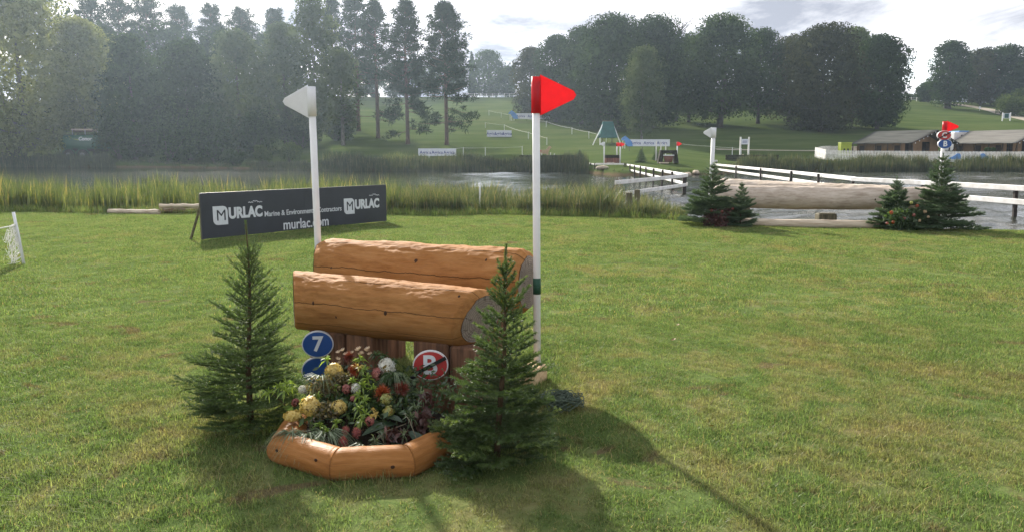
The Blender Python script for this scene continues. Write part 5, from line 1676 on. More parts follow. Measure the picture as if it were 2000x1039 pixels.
def reed_field(name, n, u0, u1, dy, ufun, hfun, variants, seed, jitter=.2, label=None):
    rng = np.random.default_rng(seed)
    u = rng.uniform(u0, u1, n)
    d = rng.uniform(dy[0], dy[1], n)
    Y = ufun(u) + d
    x = (u - 1000) / F * Y * 1.0
    z = np.maximum(terrain(x, Y), -.42)
    s = hfun(u, d) * rng.uniform(.55, 1.16, n)
    wob = np.sin(u * .021 + seed) + np.sin(u * .057 + 2 * seed) + .8 * np.sin(u * .13 + d * 2.0)
    s = s * (.93 + .045 * wob)
    k = (s > .05) & (rng.random(n) < .85 + .12 * wob)
    o = scatter(name, np.stack([x, Y, z], 1)[k], rng.random(n)[k] * 6.283, s[k], rng.integers(0, len(variants), n)[k], variants)
    o['label'] = label or name; return o

Yn = lambda u: np.interp(u, YN_U, YN_Y)
Yf = lambda u: np.interp(u, YF_U, YF_Y)
vn = [clump_mesh('reed_clump', 50 + i, 15, .20, .50, 1.40, .022, .044, 'reed_near', .42) for i in range(5)]
vb = [clump_mesh('reed_clump', 70 + i, 20, .22, .30, 1.08, .018, .040, 'reed_mid', .62) for i in range(5)]
vf = [clump_mesh('reed_clump', 90 + i, 40, .55, .8, 1.75, .03, .065, 'reed_far', .25, segs=3) for i in range(5)]
def h_left(u, d): return np.where(u < 760, 1.0, 1.0 - .25 * np.clip((u - 760) / 100, 0, 1)) * (.72 + .28 * np.clip(d / 2.5, 0, 1))
reed_field('reed_bed', 3600, -420, 800, (.15, 6.0), Yn, h_left, vn, 1, label='tall yellowing reeds along the near bank behind the black board')
def h_mid(u, d): return (1.14 - .48 * np.clip((u - 1180) / 130, 0, 1)) * (.55 + .45 * np.clip(d / 1.5, 0, 1))
reed_field('bank_reeds', 2900, 745, 1335, (.1, 5.2), Yn, h_mid, vb, 2, label='mixed green reeds along the near bank behind the orange logs')
reed_field('low_bank_reeds', 500, 1000, 1340, (-.1, .8), Yn, lambda u, d: .42 + 0 * u, vb, 6, label='low leafy plants at the foot of the near bank reeds')
def h_far(u, d):
    base = np.interp(u, [-500, 210, 228, 240, 480, 500, 620, 660, 1140, 1150], [1, 1, .5, 0, 0, .45, .55, .9, .85, 0]) + np.interp(u, [1425, 1445, 2600], [0, .9, .98])
    return base * .88 * (1 + .12 * np.sin(u * .03))
reed_field('far_reeds', 5200, -420, 2500, (-1.4, 2.6), Yf, h_far, vf, 3, label='band of tall reeds along the far bank of the pond')
# rough grass strip at the water's edge where no reeds stand
vg = [clump_mesh('rough_grass_clump', 120 + i, 26, .35, .2, .55, .02, .05, 'reed_far', .7, segs=3) for i in range(3)]
reed_field('far_rough_grass', 1500, -300, 1450, (-.6, 7), Yf, lambda u, d: np.where((u < 660) | (u > 1400), .9, .0) + np.where((u > 1140) & (u < 1410) & (d < 1.4), .5, 0), vg, 4, label='rough grass along the far bank')
vy = [clump_mesh('pale_grass_clump', 140 + i, 26, .5, .9, 1.7, .03, .05, 'reed_near', .55, segs=3) for i in range(3)]
reed_field('pale_far_grass', 420, 640, 1090, (1.5, 4.2), Yf, lambda u, d: (.8 + .3 * np.sin(u * .05)) * np.where((u > 805) & (u < 905), .3, 1), vy, 8, label='pale plumed grass behind the far reeds')

# ------------------------------------------------------------------ timbers on the near bank
for (u0, v0, u1, v1, r_, mt, lab) in ((213, 410, 311, 412, .075, 'paleplank', 'long pale split timber lying in front of the near reeds'),
                                      (312, 403, 394, 402.5, .06, 'paleplank', 'pale timber rail lying on darker ones, running behind the black board'),
                                      (311, 410, 396, 409, .08, 'brownplank', 'dark brown timber lying under the pale rail beside the black board')):
    A = hit(u0, v0 + 7); B = hit(u1, v1 + 7)
    if r_ == .06: A = at(u0, v0, 20.75); B = at(u1, v1, 20.75)
    else: A.z += r_ * .7; B.z += r_ * .7
    mb = MB(); d = B - A
    rr = random.Random(int(u0))
    n = 14
    mb.tube([A.lerp(B, k / n) - A + Vector((0, 0, rr.uniform(-.01, .01))) for k in range(n + 1)], [r_ * rr.uniform(.85, 1.1) for k in range(n + 1)], 8)
    tag(obj('timber', mb, M[mt], None, False, A), lab, 'timber')

# ------------------------------------------------------------------ the black advertising board
A = hit(395, 471); B = hit(755, 434)
A.z = gz(A.x, A.y); B.z = gz(B.x, B.y)
L = math.hypot(B.x - A.x, B.y - A.y); rz = face_rz(A, B)
t = thing('advertising_board', 'long black advertising board lettered MURLAC standing on the grass before the reeds', 'board', (A.x, A.y, 0), rz)
HB = at(395, 378, A.y).z - .02
ca, sa = math.cos(rz), math.sin(rz)
def on_board(u, v):
    d = ray(u, v); o = Vector((0, 0, CAMH)) - Vector((A.x, A.y, 0))
    nrm = Vector((sa, -ca, 0))
    k = -o.dot(nrm) / d.dot(nrm)
    p = o + d * k
    return p.x * ca + p.y * sa, p.z
TI = math.radians(0)
for k in range(2):
    mb = MB(); mb.box((L * (k + .5) / 2, 0, .02 + HB / 2), (L / 2 - .004, .018, HB)); obj('panel', mb, M['charcoal'], t)
for x in (.04, L * .33, L * .66, L - .04):
    mb = MB(); mb.box((x, .04, HB * .5), (.05, .05, HB * .98)); mb.tube([(x, .05, HB * .75), (x - .02, .42, -.05)], .025, 6); obj('prop', mb, M['oldpost'], t)
def logo(u0, u1, vc, k):
    x0, z0 = on_board(u0, vc); x1, z1 = on_board(u1, vc)
    w = x1 - x0
    g = thing  # keep the parts flat under the board
    e = w * .285; cz = (z0 + z1) / 2
    # leaf shaped emblem with a cut-out M
    o_ = []
    for (cx_, cz_, r_, a0, a1) in ((e * .72, e * .72 * .5 + e * .25, e * .27, 0, 90), (e * .30, -e * .28, e * .26, 180, 270)):
        pass
    ro = e * .32
    pts = [(0, e * .50)]
    pts += [(e - ro + ro * math.cos(a), e * .50 - ro + ro * math.sin(a)) for a in np.linspace(math.pi / 2, 0, 7)]
    pts += [(e, -e * .62)]
    pts += [(ro + ro * math.cos(a), -e * .62 + ro + ro * math.sin(a)) for a in np.linspace(-math.pi / 2, -math.pi, 7)]
    mb = MB(); mb.prism([(x0 + x, cz - .02 * 0 + z) for x, z in reversed(pts)], Matrix.Translation((0, -.0125, 0)), .005); em = obj('emblem', mb, M['letter'], t)
    me = text_mesh('M', e * .92, .002, 0.0); me.materials.clear(); me.materials.append(M['charcoal'])
    link('lettering', me, em, (x0 + e * .55, -.0165, cz - e * .08))
    me = text_mesh('URLAC', w * .255, .002, w * .0125, space=1.0, xs=.98); me.materials.clear(); me.materials.append(M['letter'])
    xs = [v.co.x for v in me.vertices]; sc = (w - e * 1.08) / (max(xs) - min(xs)); me.transform(Matrix.Diagonal((sc, 1, 1, 1)))
    link('lettering', me, t, (x0 + e * 1.06 + (w - e * 1.06) / 2, -.0125, cz))
    mb = MB()
    for q in range(3):
        cx_ = x0 + w * (.76 + .095 * q); zz = cz + w * (.165 if q != 1 else .185)
        mb.tube([(cx_ - w * .05, -.012, zz + .008), (cx_ - w * .02, -.012, zz + w * .018), (cx_, -.012, zz), (cx_ + w * .02, -.012, zz + w * .018), (cx_ + w * .05, -.012, zz + .004)], w * .006, 4, False)
    obj('bird_mark', mb, M['letter'], t)
logo(415, 512, 417, 0)
logo(671, 740, 400, 1)
for body, u0, u1, v0, v1, off in (('Marine & Environmental Contractors', 516, 666, 419.5, 407.5, .010), ('murlac.com', 553, 641, 440, 433, .012)):
    x0, z0 = on_board(u0, v0); x1, z1 = on_board(u1, v1)
    me = text_mesh(body, 1.0, .002, 0.0)
    xs = [v.co.x for v in me.vertices]; s = (x1 - x0) / (max(xs) - min(xs))
    me = text_mesh(body, s * 1.0, .002, s * off); me.materials.clear(); me.materials.append(M['letter'])
    xs = [v.co.x for v in me.vertices]; k = (x1 - x0) / (max(xs) - min(xs)); me.transform(Matrix.Diagonal((k, 1, 1.12, 1)))
    link('lettering', me, t, ((x0 + x1) / 2, -.0125, (z0 + z1) / 2))

# ------------------------------------------------------------------ leaning stake with frayed net
b = hit(48, 517); top = at(26, 415, b.y + .05) - b
t = thing('net_stake', 'leaning white stake hung with frayed white netting on the grass', 'stake', b)
mb = MB(); mb.tube([Vector((0, 0, -.1)), top * .5, top], .021, 10); obj('stake', mb, M['white'], t, True)
rn = random.Random(9)
mb = MB()
a = top * .76
mb.tube([a, a + Vector((-.12, 0, -.03)), a + Vector((-.30, .02, -.06)), a + Vector((-.9, .05, -.04))], [.012, .010, .009, .008], 5)
for i in range(34):
    s = rn.uniform(.12, .78); p = top * s + Vector((-.012, -.012, 0))
    pts = [p]
    w = rn.uniform(.04, .20)
    for k in range(1, 7):
        pts.append(p + Vector((-w * (k / 6) ** .8 + rn.uniform(-.025, .025), -.02 + rn.uniform(-.03, .03), -rn.uniform(.015, .055) * k)))
    for q in pts: q.z = max(q.z, .02)
    mb.tube(pts, rn.uniform(.0018, .0045), 4, False)
for i in range(14):
    s = rn.uniform(.2, .7); p = top * s
    mb.tube([p + Vector((-.02, -.02, 0)), p + Vector((-.03 - rn.random() * .03, -.03, .05)), p + Vector((.0, -.025, rn.uniform(.06, .14)))], rn.uniform(.004, .008), 4, False)
obj('netting', mb, M['net'], t)
# ------------------------------------------------------------------ the orange log jump
RZ = math.radians(-25)
J0 = Vector((-1.42, 5.22, 0))
jump = thing('log_jump', 'jump of two orange peeled logs resting on upright timbers, in the middle of the lawn', 'jump', J0, RZ)
ux = Vector((math.cos(RZ), math.sin(RZ), 0)); uy = Vector((-math.sin(RZ), math.cos(RZ), 0))
log_parts(jump, 'front_log', 1.455, .198, .186, (-.095, 0, .600), (0, 0, 0), 1, M['log'], M['end'], hew=.0066, slant=.30, cut0=-.85, cut1=.35, cham=.05, cham0=.025, knots=((.32, 2.95, .014), (.88, 3.05, .017), (.50, 3.35, .010), (1.36, 2.2, .016)))
log_parts(jump, 'back_log', 1.88, .232, .236, (-.60, .90, .685), (0, 0, 0), 2, M['log'], M['end'], hew=.0074, cut0=-.5, cham=.06, cham0=.12, knots=((1.05, 2.55, .022), (1.62, 2.35, .014), (.3, 3.0, .012)))
rt = random.Random(5)
def timbers(x0, y0, widths, zt, dep=.15):
    x = x0
    for i, w in enumerate(widths):
        mb = MB(); h = zt + rt.uniform(-.012, .012)
        mb.box((x + w / 2, y0 + rt.uniform(-.012, .012), h / 2 - .02), (w - .008, dep + rt.uniform(-.02, .02), h + .04), Matrix.Rotation(rt.uniform(-.015, .015), 3, 'Y'), 0, .014)
        obj('timber', mb, M['timber'], jump)
        x += w
timbers(.10, 0.0, (.29, .22), .43, .22)
timbers(.93, 0.0, (.26, .17), .44, .22)
timbers(-.28, .90, (.18, .14, .16), .47)
timbers(.60, .90, (.17, .15, .14), .48)
for x in (.14, .95):
    mb = MB(); mb.box((x + .05, -.082, .30), (.045, .012, .50), bev=.003); obj('strap', mb, M['black'], jump)

# ------------------------------------------------------------------ near flags
b = onground(629.5, 6.38); b.z = 0
flag_pole(b, at(616, 170, 6.38).z, .0275, 'white', 'l', .235, .235, 'white flag on a white pole behind the orange logs', lean=(-.015, 0))
b = onground(1049.5, 5.42); b.z = 0
flag_pole(b, at(1044.5, 151, 5.42).z, .0265, 'red', 'r', .275, .245, 'red flag on a white pole with green strap beside the orange logs', lean=(-.02, 0), band=(.612, .115))

# ------------------------------------------------------------------ number signs on the jump
RS = math.radians(-9)
c = at(621, 671, 4.98); oval_sign(c, .205, .178, math.radians(8), M['blue'], '7', 'blue round sign numbered 7 on the timbers under the front orange log', tsize=1.28, stem=.5)
c = at(620, 722, 5.0); oval_sign(c, .205, .178, math.radians(8), M['blue'], None, 'blue round sign directly beneath the 7 sign, half hidden by flowers', stem=.5)
c = at(841, 712, 4.50); oval_sign(c, .212, .180, math.radians(2), M['red'], 'B', 'red round sign lettered B crossed by black tape under the front orange log', True, tsize=1.48, tx=-.004)
b = at(806, 745, 4.55)
mb = MB(); mb.box((0, 0, 0), (.035, .012, .26), bev=.003)
tag(obj('sign_stake', mb, M['black'], None, False, (b.x, b.y + .02, .26 / 2 - .0)), 'black stake beside the red B sign', 'stake')

# ------------------------------------------------------------------ planter edging of half logs
EP = [Vector((-1.22, 4.25, 0)), Vector((-1.20, 3.90, 0)), Vector((-.875, 3.69, 0)), Vector((-.53, 3.73, 0)), Vector((-.37, 3.97, 0))]
planter = thing('flower_planter', 'flower bed edged with varnished orange half logs in front of the jump', 'planter', (-.75, 4.1, 0))
oP = Vector(planter.location)
r_ = .088
def ring_at(p, bis, dirv, scale, seed):
    out = []
    up = Vector((0, 0, 1))
    n = 26
    for k in range(n):
        a = 2 * math.pi * k / n
        out.append((a, p))
    return out
segs = list(zip(EP[:-1], EP[1:]))
dirs = [(b - a).normalized() for a, b in segs]
for i, (a, b) in enumerate(segs):
    d = dirs[i]; s = Vector((d.y, -d.x, 0))
    n, NX = 36, 26
    mb = MB()
    # mitre planes
    n0 = (dirs[i - 1] + d).normalized() if i > 0 else d
    n1 = (dirs[i + 1] + d).normalized() if i < len(segs) - 1 else d
    Ln = (b - a).length
    for q in range(NX + 1):
        for k in range(n):
            th = 2 * math.pi * k / n
            wob = 1 + .02 * mnoise.noise(Vector((q * .3 + i * 9, math.cos(th), math.sin(th))))
            off = s * math.cos(th) * r_ * wob + Vector((0, 0, math.sin(th) * r_ * .95 * wob + .062))
            t0 = -off.dot(n0) / d.dot(n0) if abs(d.dot(n0)) > 1e-6 else 0
            t1 = Ln - (off.dot(n1) / d.dot(n1))
            t0 = -(off - Vector((0, 0, off.z))).dot(n0) / d.dot(n0)
            t1 = Ln - (off - Vector((0, 0, off.z))).dot(n1) / d.dot(n1)
            t0 += .0025; t1 -= .0025
            edge = 1 - .05 * max(0, 1 - min(q, NX - q) / 1.0)
            mb.v.append(a + d * (t0 + (t1 - t0) * q / NX) + Vector((off.x * edge, off.y * edge, .062 + (off.z - .062) * edge)))
    for q in range(NX):
        for k in range(n):
            j = (k + 1) % n
            mb.f.append((q * n + k, q * n + j, (q + 1) * n + j, (q + 1) * n + k)); mb.m.append(0)
    mb.f.append(tuple(range(n))); mb.m.append(0); mb.f.append(tuple(range((NX + 1) * n - 1, NX * n - 1, -1))); mb.m.append(0)
    # local frame with x along the log so that its grain follows it
    o_loc = a - oP; rzl = math.atan2(d.y, d.x)
    Ri = Matrix.Rotation(-rzl, 4, 'Z')
    mb.v = [tuple(Ri @ (Vector(v) - a)) for v in mb.v]
    lo = obj('edging_log', mb, M['edging'], planter, True, o_loc, (0, 0, rzl))
    for f in lo.data.polygons:
        if len(f.vertices) > 6: f.use_smooth = False
    if i in (1, 2):
        for (kx, kz) in (((.10, .30), (.83, .42)) if i == 1 else ((.80, .10),)):
            kb = MB(); th = kz
            kb.sphere((kx * Ln, -r_ * math.cos(th) * 1.0, .062 + r_ * .95 * math.sin(th)), (.011, .004, .009), 10, 6); obj('knot', kb, M['knot'], lo, True)
mb = MB(); n = 24
cxy = Vector((-.76, 4.20, 0)) - oP
mb.v.append(cxy + Vector((0, .05, .16)))
for rI, (k_, z_) in enumerate(((.4, .15), (.75, .12), (1.0, .05))):
    for k in range(n):
        a = 6.283 * k / n
        mb.v.append(cxy + Vector((math.cos(a) * .50 * k_, math.sin(a) * .30 * k_, z_ + .02 * mnoise.noise(Vector((k, rI, 2))))))
for k in range(n):
    mb.f.append((0, 1 + k, 1 + (k + 1) % n)); mb.m.append(0)
for rI in range(2):
    for k in range(n):
        j = (k + 1) % n
        mb.f.append((1 + rI * n + k, 1 + rI * n + j, 1 + (rI + 1) * n + j, 1 + (rI + 1) * n + k)); mb.m.append(0)
obj('soil', mb, M['soil'], planter, True)

# ------------------------------------------------------------------ flowers
rngF = np.random.default_rng(77); rF = random.Random(77)
def fpos(u, v):
    Y = 3.86 + np.clip((862 - v) / 165, 0, 1.05) * .56
    return at(u, v, Y)
def stem_to(t, p, base=None, r=.003, mat='twig'):
    """stem in the thing's frame; the thing stands at its base on the soil"""
    b = Vector((0, 0, 0)); e = p
    m = b.lerp(e, .55) + Vector((rF.uniform(-.02, .02), rF.uniform(-.02, .02), .02))
    mb = MB(); mb.tube([b - Vector((0, 0, .02)), m, e], [r * 1.2, r, r * .7], 5, False); return obj('stem', mb, M[mat], t)
def flower_thing(name, label, u, v, cat='flower', group=None):
    p = fpos(u, v)
    bx = -.76 + (p.x + .76) * .72; by = 4.18 + (p.y - 4.18) * .55
    b = Vector((bx, by, .08))
    t = thing(name, label, cat, b, 0, group)
    return t, p - b
def leaves_on(t, p, n, size, mat, spread=.05, aspect=.4, frac=(.3, .9)):
    f = rngF.uniform(frac[0], frac[1], n)
    P = np.outer(f, np.array(p)) + rngF.normal(size=(n, 3)) * spread * np.array([1, 1, .5])
    V = leaf_quads(P, unit(rngF.normal(size=(n, 3)) + np.array([0, -.3, .8])), size, aspect, rngF, .0)
    return link('leaves', np_mesh('leaves', V, 4, rngF.random(n), M[mat]), t)
def floret_ball(t, p, r, mat, n=60, flat=1.0, fs=.34, petals=4):
    """many small open florets packed over a dome"""
    d = unit(rngF.normal(size=(n, 3)) + np.array([0, -.25, .35]))
    V, ti = [], []
    for i in range(n):
        nrm = Vector(d[i]); c = Vector(p) + Vector((nrm.x * r, nrm.y * r, nrm.z * r * flat)) * rF.uniform(.72, 1.08)
        e1 = nrm.orthogonal().normalized(); e2 = nrm.cross(e1); a0 = rF.random() * 6
        for k in range(petals):
            a = a0 + 6.283 * k / petals; q = e1 * math.cos(a) + e2 * math.sin(a); w = nrm.cross(q)
            l = r * fs * rF.uniform(.8, 1.15)
            V += [c, c + q * l * .6 + w * l * .34 + nrm * l * .12, c + q * l + nrm * l * rF.uniform(-.05, .2), c + q * l * .6 - w * l * .34 + nrm * l * .12]
            ti.append(rF.random())
    link('bloom', np_mesh('bloom', [tuple(v) for v in V], 4, ti, M[mat]), t)
    mb = MB(); mb.sphere(p, (r * .8, r * .8, r * .8 * flat), 10, 6); obj('core', mb, M['soil' if mat not in ('bl_white', 'bl_yellow', 'fl_ygreen') else 'corey'], t, True)
M['corey'] = simple('bloom_core', (0.30, 0.22, 0.06), (0.20, 0.15, 0.05), 20, .9, .1)
gy = 'artificial flowers in the planter'
for (u, v, r, fl, lab) in ((652, 725, .050, .9, 'yellow hydrangea head highest in the bed, in front of the second blue sign'),
                           (606, 794, .056, 1.0, 'largest yellow hydrangea head on the side toward the bare end of the bed'),
                           (662, 795, .042, .95, 'small yellow hydrangea head in the middle of the bed'),
                           (572, 811, .046, .5, 'flat yellow hydrangea head low over the edging log')):
    t, p = flower_thing('hydrangea_flower', lab, u, v, group=gy); stem_to(t, p); floret_ball(t, p, r, 'bl_yellow', 120, fl); leaves_on(t, p, 8, .06, 'fl_green')
for (u, v, r, lab) in ((756, 716, .050, 'large white hydrangea head at the back of the bed beside the timbers'), (695, 758, .030, 'small white flower in the middle of the bed'), (591, 760, .026, 'small white flower at the edge of the bed under the blue signs')):
    t, p = flower_thing('white_flower', lab, u, v, group=gy); stem_to(t, p); floret_ball(t, p, r, 'bl_white', 90, .95); leaves_on(t, p, 6, .05, 'fl_green')
for (u, v, r, lab) in ((755, 779, .034, 'upper of two round yellow-green sedum heads'), (759, 803, .032, 'lower of two round yellow-green sedum heads')):
    t, p = flower_thing('sedum_flower', lab, u, v, group=gy); stem_to(t, p); floret_ball(t, p, r, 'fl_ygreen', 60, 1.0, .30); leaves_on(t, p, 6, .06, 'fl_green')
def dahlia(u, v, r, mat, lab, n=320):
    t, p = flower_thing('dahlia_flower', lab, u, v, group=gy); stem_to(t, p)
    d = unit(rngF.normal(size=(n, 3)) + np.array([0, -.35, .25]))
    V = spikes(np.array(p) + d * r * .25, d, r * rngF.uniform(.45, .9, n), r * .13, rngF)
    link('bloom', np_mesh('bloom', V, 3, rngF.random(n), M[mat]), t); leaves_on(t, p, 6, .06, 'fl_green')
dahlia(694, 722, .046, 'bl_orange', 'fuzzy orange red flower beside the lime leaf column at the top of the bed')
dahlia(747, 767, .055, 'bl_orange', 'fuzzy orange red flower under the white hydrangea')
dahlia(785, 759, .052, 'bl_red', 'dark red fuzzy flower nearest the red B sign')
dahlia(682, 697, .040, 'bl_red', 'dark red fuzzy flower behind the dried star flowers')
for (u, v, r, mt, lab) in ((737, 730, .040, 'bl_pink', 'dusty pink flower next to the white hydrangea'), (677, 759, .030, 'bl_pink', 'dusty pink flower beside the small white flower'),
                           (690, 778, .022, 'bl_pink', 'small dusty pink flower among the olive sprigs'), (722, 822, .030, 'bl_pink', 'dusty pink flower hanging low under the lime leaves'),
                           (577, 786, .026, 'bl_red', 'small dull red flower above the flat yellow head')):
    t, p = flower_thing('pink_flower', lab, u, v, group=gy); stem_to(t, p); floret_ball(t, p, r * .8, mt, 60, 1.1, .42, 5); leaves_on(t, p, 5, .05, 'fl_green')
for (u, v, r, lab) in ((675, 841, .024, 'pink thistle head, upper one beside the grass tuft'), (696, 845, .027, 'pink thistle head, tallest and pointed, of the three low ones'), (670, 864, .030, 'pink thistle head lowest, almost touching the edging log')):
    t, p = flower_thing('thistle_flower', lab, u, v, group=gy); stem_to(t, p)
    n = 170; d = unit(rngF.normal(size=(n, 3))); P = np.array(p) + d * np.array([r * .55, r * .55, r * .85])
    link('bloom', np_mesh('bloom', spikes(P, unit(d + np.array([0, 0, .5])), r * .5, r * .14, rngF), 3, rngF.random(n), M['bl_pink']), t)
    mb = MB(); mb.sphere(p, (r * .6, r * .6, r * .9), 10, 7); obj('head', mb, M['thistle'] if 'thistle' in M else M.setdefault('thistle', simple('thistle_head', (0.26, 0.085, 0.075), (0.17, 0.05, 0.05), 40, .8, .2)), t, True)
def rosettes(name, lab, spots, mat, blade=.075, n=26, wd=.010):
    u, v = spots[0]
    t, p = flower_thing(name, lab, u, v, cat='foliage plant', group=gy)
    stem_to(t, p)
    base = Vector(t.location)
    for (u2, v2) in spots:
        q = np.array(fpos(u2, v2) - base)
        q[1] -= .03
        d = unit(rngF.normal(size=(n, 3)) + np.array([0, -.3, .5]))
        V = []
        for i in range(n):
            D = Vector(d[i]); L = blade * rF.uniform(.6, 1.1); s = D.cross(Vector((rF.random(), rF.random(), rF.random()))).normalized() * wd * .5
            c = Vector(q); m_ = c + D * L * .55; e = c + D * L + Vector((0, 0, -L * .35))
            V += [c - s * .5, c + s * .5, m_ + s, m_ - s, m_ - s, m_ + s, e + s * .1, e - s * .1]
        ti = np.repeat(rngF.random(n), 2)
        link('rosette', np_mesh('rosette', [tuple(x) for x in V], 4, ti, M[mat]), t)
    return t
rosettes('lime_foliage', 'column of lime green spiky leaves in the middle of the bed', [(712, 720), (706, 700), (720, 735), (710, 750), (703, 770), (714, 780), (702, 794), (716, 805), (708, 815)], 'bl_lime', .062, 24)
rosettes('lime_foliage', 'lime green leaf sprig reaching out over the left spruce'.replace('left ', 'darker '), [(528, 764), (548, 752), (562, 745), (575, 752), (560, 760)], 'bl_lime', .06, 20)
rosettes('lily_foliage', 'pale green spiky lily leaves under the red B sign', [(823, 766), (812, 794), (804, 812), (828, 775)], 'fl_silver', .075, 22, .008)
rosettes('lily_foliage', 'dark green leaf sprigs at the back of the bed behind the white hydrangea', [(735, 690), (752, 693), (770, 705), (790, 735)], 'fl_green', .055, 22)
rosettes('lime_foliage', 'yellow orange lily-like flower atop the lime leaf column', [(700, 716)], 'bl_yellow', .055, 14, .014)
rosettes('yellow_sprig', 'drooping mustard yellow sprig beside the lime leaf column', [(731, 797), (728, 810), (737, 805)], 'bl_yellow', .026, 24, .012)
def tuft(lab, u, v, n, L, mat, lean, wd=.006):
    t, p = flower_thing('grass_tuft', lab, u, v, cat='foliage plant', group=gy)
    p = p + Vector((0, -.02, -.02))
    V, ti = [], []
    for i in range(n):
        a = rF.uniform(-2.6, 2.6); l = L * rF.uniform(.5, 1.15)
        h = Vector((math.sin(a) + lean, -.45 + .6 * math.cos(a) * -1, 0)); h = h.normalized()
        up = rF.uniform(.35, 1.1)
        pts = []
        for s in (0, .3, .6, .85, 1.0):
            pts.append(Vector(p) + h * l * s * .9 + Vector((0, 0, l * (up * s - (up + .35) * s * s))))
        sd_ = h.cross(Vector((0, 0, 1))).normalized() + Vector((0, 0, rF.uniform(-.3, .3)))
        for q in range(4):
            w0, w1 = wd * .5 * (1 - q / 4.6), wd * .5 * (1 - (q + 1) / 4.6)
            V += [pts[q] - sd_ * w0, pts[q] + sd_ * w0, pts[q + 1] + sd_ * w1, pts[q + 1] - sd_ * w1]; 
        ti += [rF.random()] * 4
    link('blades', np_mesh('blades', [tuple(x) for x in V], 4, ti, M[mat]), t)
tuft('silvery grass tuft arching over the second blue sign', 630, 728, 60, .17, 'fl_silver', -.5)
tuft('green grass tuft spilling over the edging log at the bare end of the bed', 605, 842, 120, .21, 'fl_silver', -.5)
tuft('green grass tuft behind the pink thistles', 640, 838, 110, .19, 'fl_silver', -.1)
tuft('thin grey-green grass tuft spilling over the edging log beside the thistles', 716, 862, 110, .17, 'fl_silver', .2, .004)
for (u, v, lab) in ((669, 686, 'cluster of cream dried star flowers next to the 7 sign'), (698, 685, 'cluster of cream dried star flowers in the middle of the back row'), (715, 686, 'paler cluster of dried star flowers at the end of the back row')):
    t, p = flower_thing('star_flower', lab, u, v, group=gy); stem_to(t, p)
    spots = [(0, 0), (-.025, -.012), (.02, -.02), (-.03, -.05), (-.02, -.075)] if u == 669 else [(0, 0), (-.03, -.015), (.022, -.02), (.012, .012)]
    for (dx, dz) in spots:
        c = Vector(p) + Vector((dx, rF.uniform(-.015, .015), dz)); V = []
        up = Vector((rF.uniform(-.4, .4), -.25, 1)).normalized(); e1 = up.orthogonal().normalized(); e2 = up.cross(e1)
        for k in range(10):
            a = 6.283 * k / 10; q = e1 * math.cos(a) + e2 * math.sin(a); w = up.cross(q); l = .020
            V += [c, c + q * l * .5 + w * l * .22 + up * l * .35, c + q * l * .9 + up * l * .75, c + q * l * .5 - w * l * .22 + up * l * .35]
        link('bloom', np_mesh('bloom', [tuple(x) for x in V], 4, rngF.random(10), M['bl_cream']), t)
        mb = MB(); mb.tube([c, c - Vector((dx * .4, 0, .07))], .0016, 4, False); obj('stalk', mb, M['twig'], t)
rosettes('lime_foliage', 'soft yellow-green leaf sprigs between the yellow heads and the dry star flowers', [(640, 700), (655, 752), (622, 770), (690, 742), (730, 755)], 'bl_lime', .05, 22)
tuft('fine grass blades fanning out behind the white hydrangea', 770, 725, 60, .15, 'fl_silver', .4, .005)
tuft('grass blades drooping over the edging log under the broad leaf', 748, 872, 90, .15, 'fl_silver', .3, .004)
tuft('grass blades at the corner of the edging log below the largest yellow head', 575, 838, 90, .17, 'fl_silver', -.6, .005)
rosettes('lime_foliage', 'low lime green sprigs at the front of the bed behind the corner of the edging log', [(640, 838), (660, 822), (628, 826)], 'bl_lime', .05, 20)
rosettes('lily_foliage', 'low pale green leaf sprigs at the front of the bed by the broad leaf', [(735, 855), (752, 842), (790, 845)], 'fl_silver', .055, 22)
tuft('green grass tuft along the front edging log under the pink thistles', 672, 868, 110, .15, 'fl_silver', .0, .005)
def sprig(lab, u, v, rx, rz, mat, n, size, asp=.6, name='leaf_sprig'):
    t, p = flower_thing(name, lab, u, v, cat='foliage plant', group=gy)
    d = unit(rngF.normal(size=(n, 3))) * rngF.random((n, 1)) ** .45
    P = np.array(p) + d * np.array([rx, rx * .6, rz])
    link('leaves', np_mesh('leaves', leaf_quads(P, unit(rngF.normal(size=(n, 3)) + np.array([0, -.4, .6])), size, asp, rngF, .1), 4, rngF.random(n), M[mat]), t)
    stem_to(t, p)
    mb = MB()
    for i in range(10): mb.tube([Vector(p) * .6, Vector(P[i])], .0018, 4, False)
    obj('twigs', mb, M['twig'], t)
sprig('olive brown feathery sprig bush below the highest yellow head', 632, 755, .115, .075, 'fl_brown', 420, .022)
sprig('dark brown sprig bush between the yellow heads', 638, 800, .10, .055, 'fl_brown', 260, .020)
sprig('olive sprig beside the lime leaf column', 672, 740, .055, .05, 'fl_brown', 150, .020)
sprig('dark green leafy sprig between the lime leaves and the dark red flower', 765, 742, .07, .05, 'fl_green', 110, .045, .35)
sprig('maroon leaf sprig under the spiky lily leaves', 822, 820, .055, .07, 'fl_maroon', 60, .06, .5)
sprig('maroon frond spilling at the back corner of the edging log', 772, 850, .075, .045, 'fl_maroon', 90, .06, .25)
sprig('maroon upright leaf below the red B sign', 835, 785, .03, .07, 'fl_maroon', 26, .07, .5)
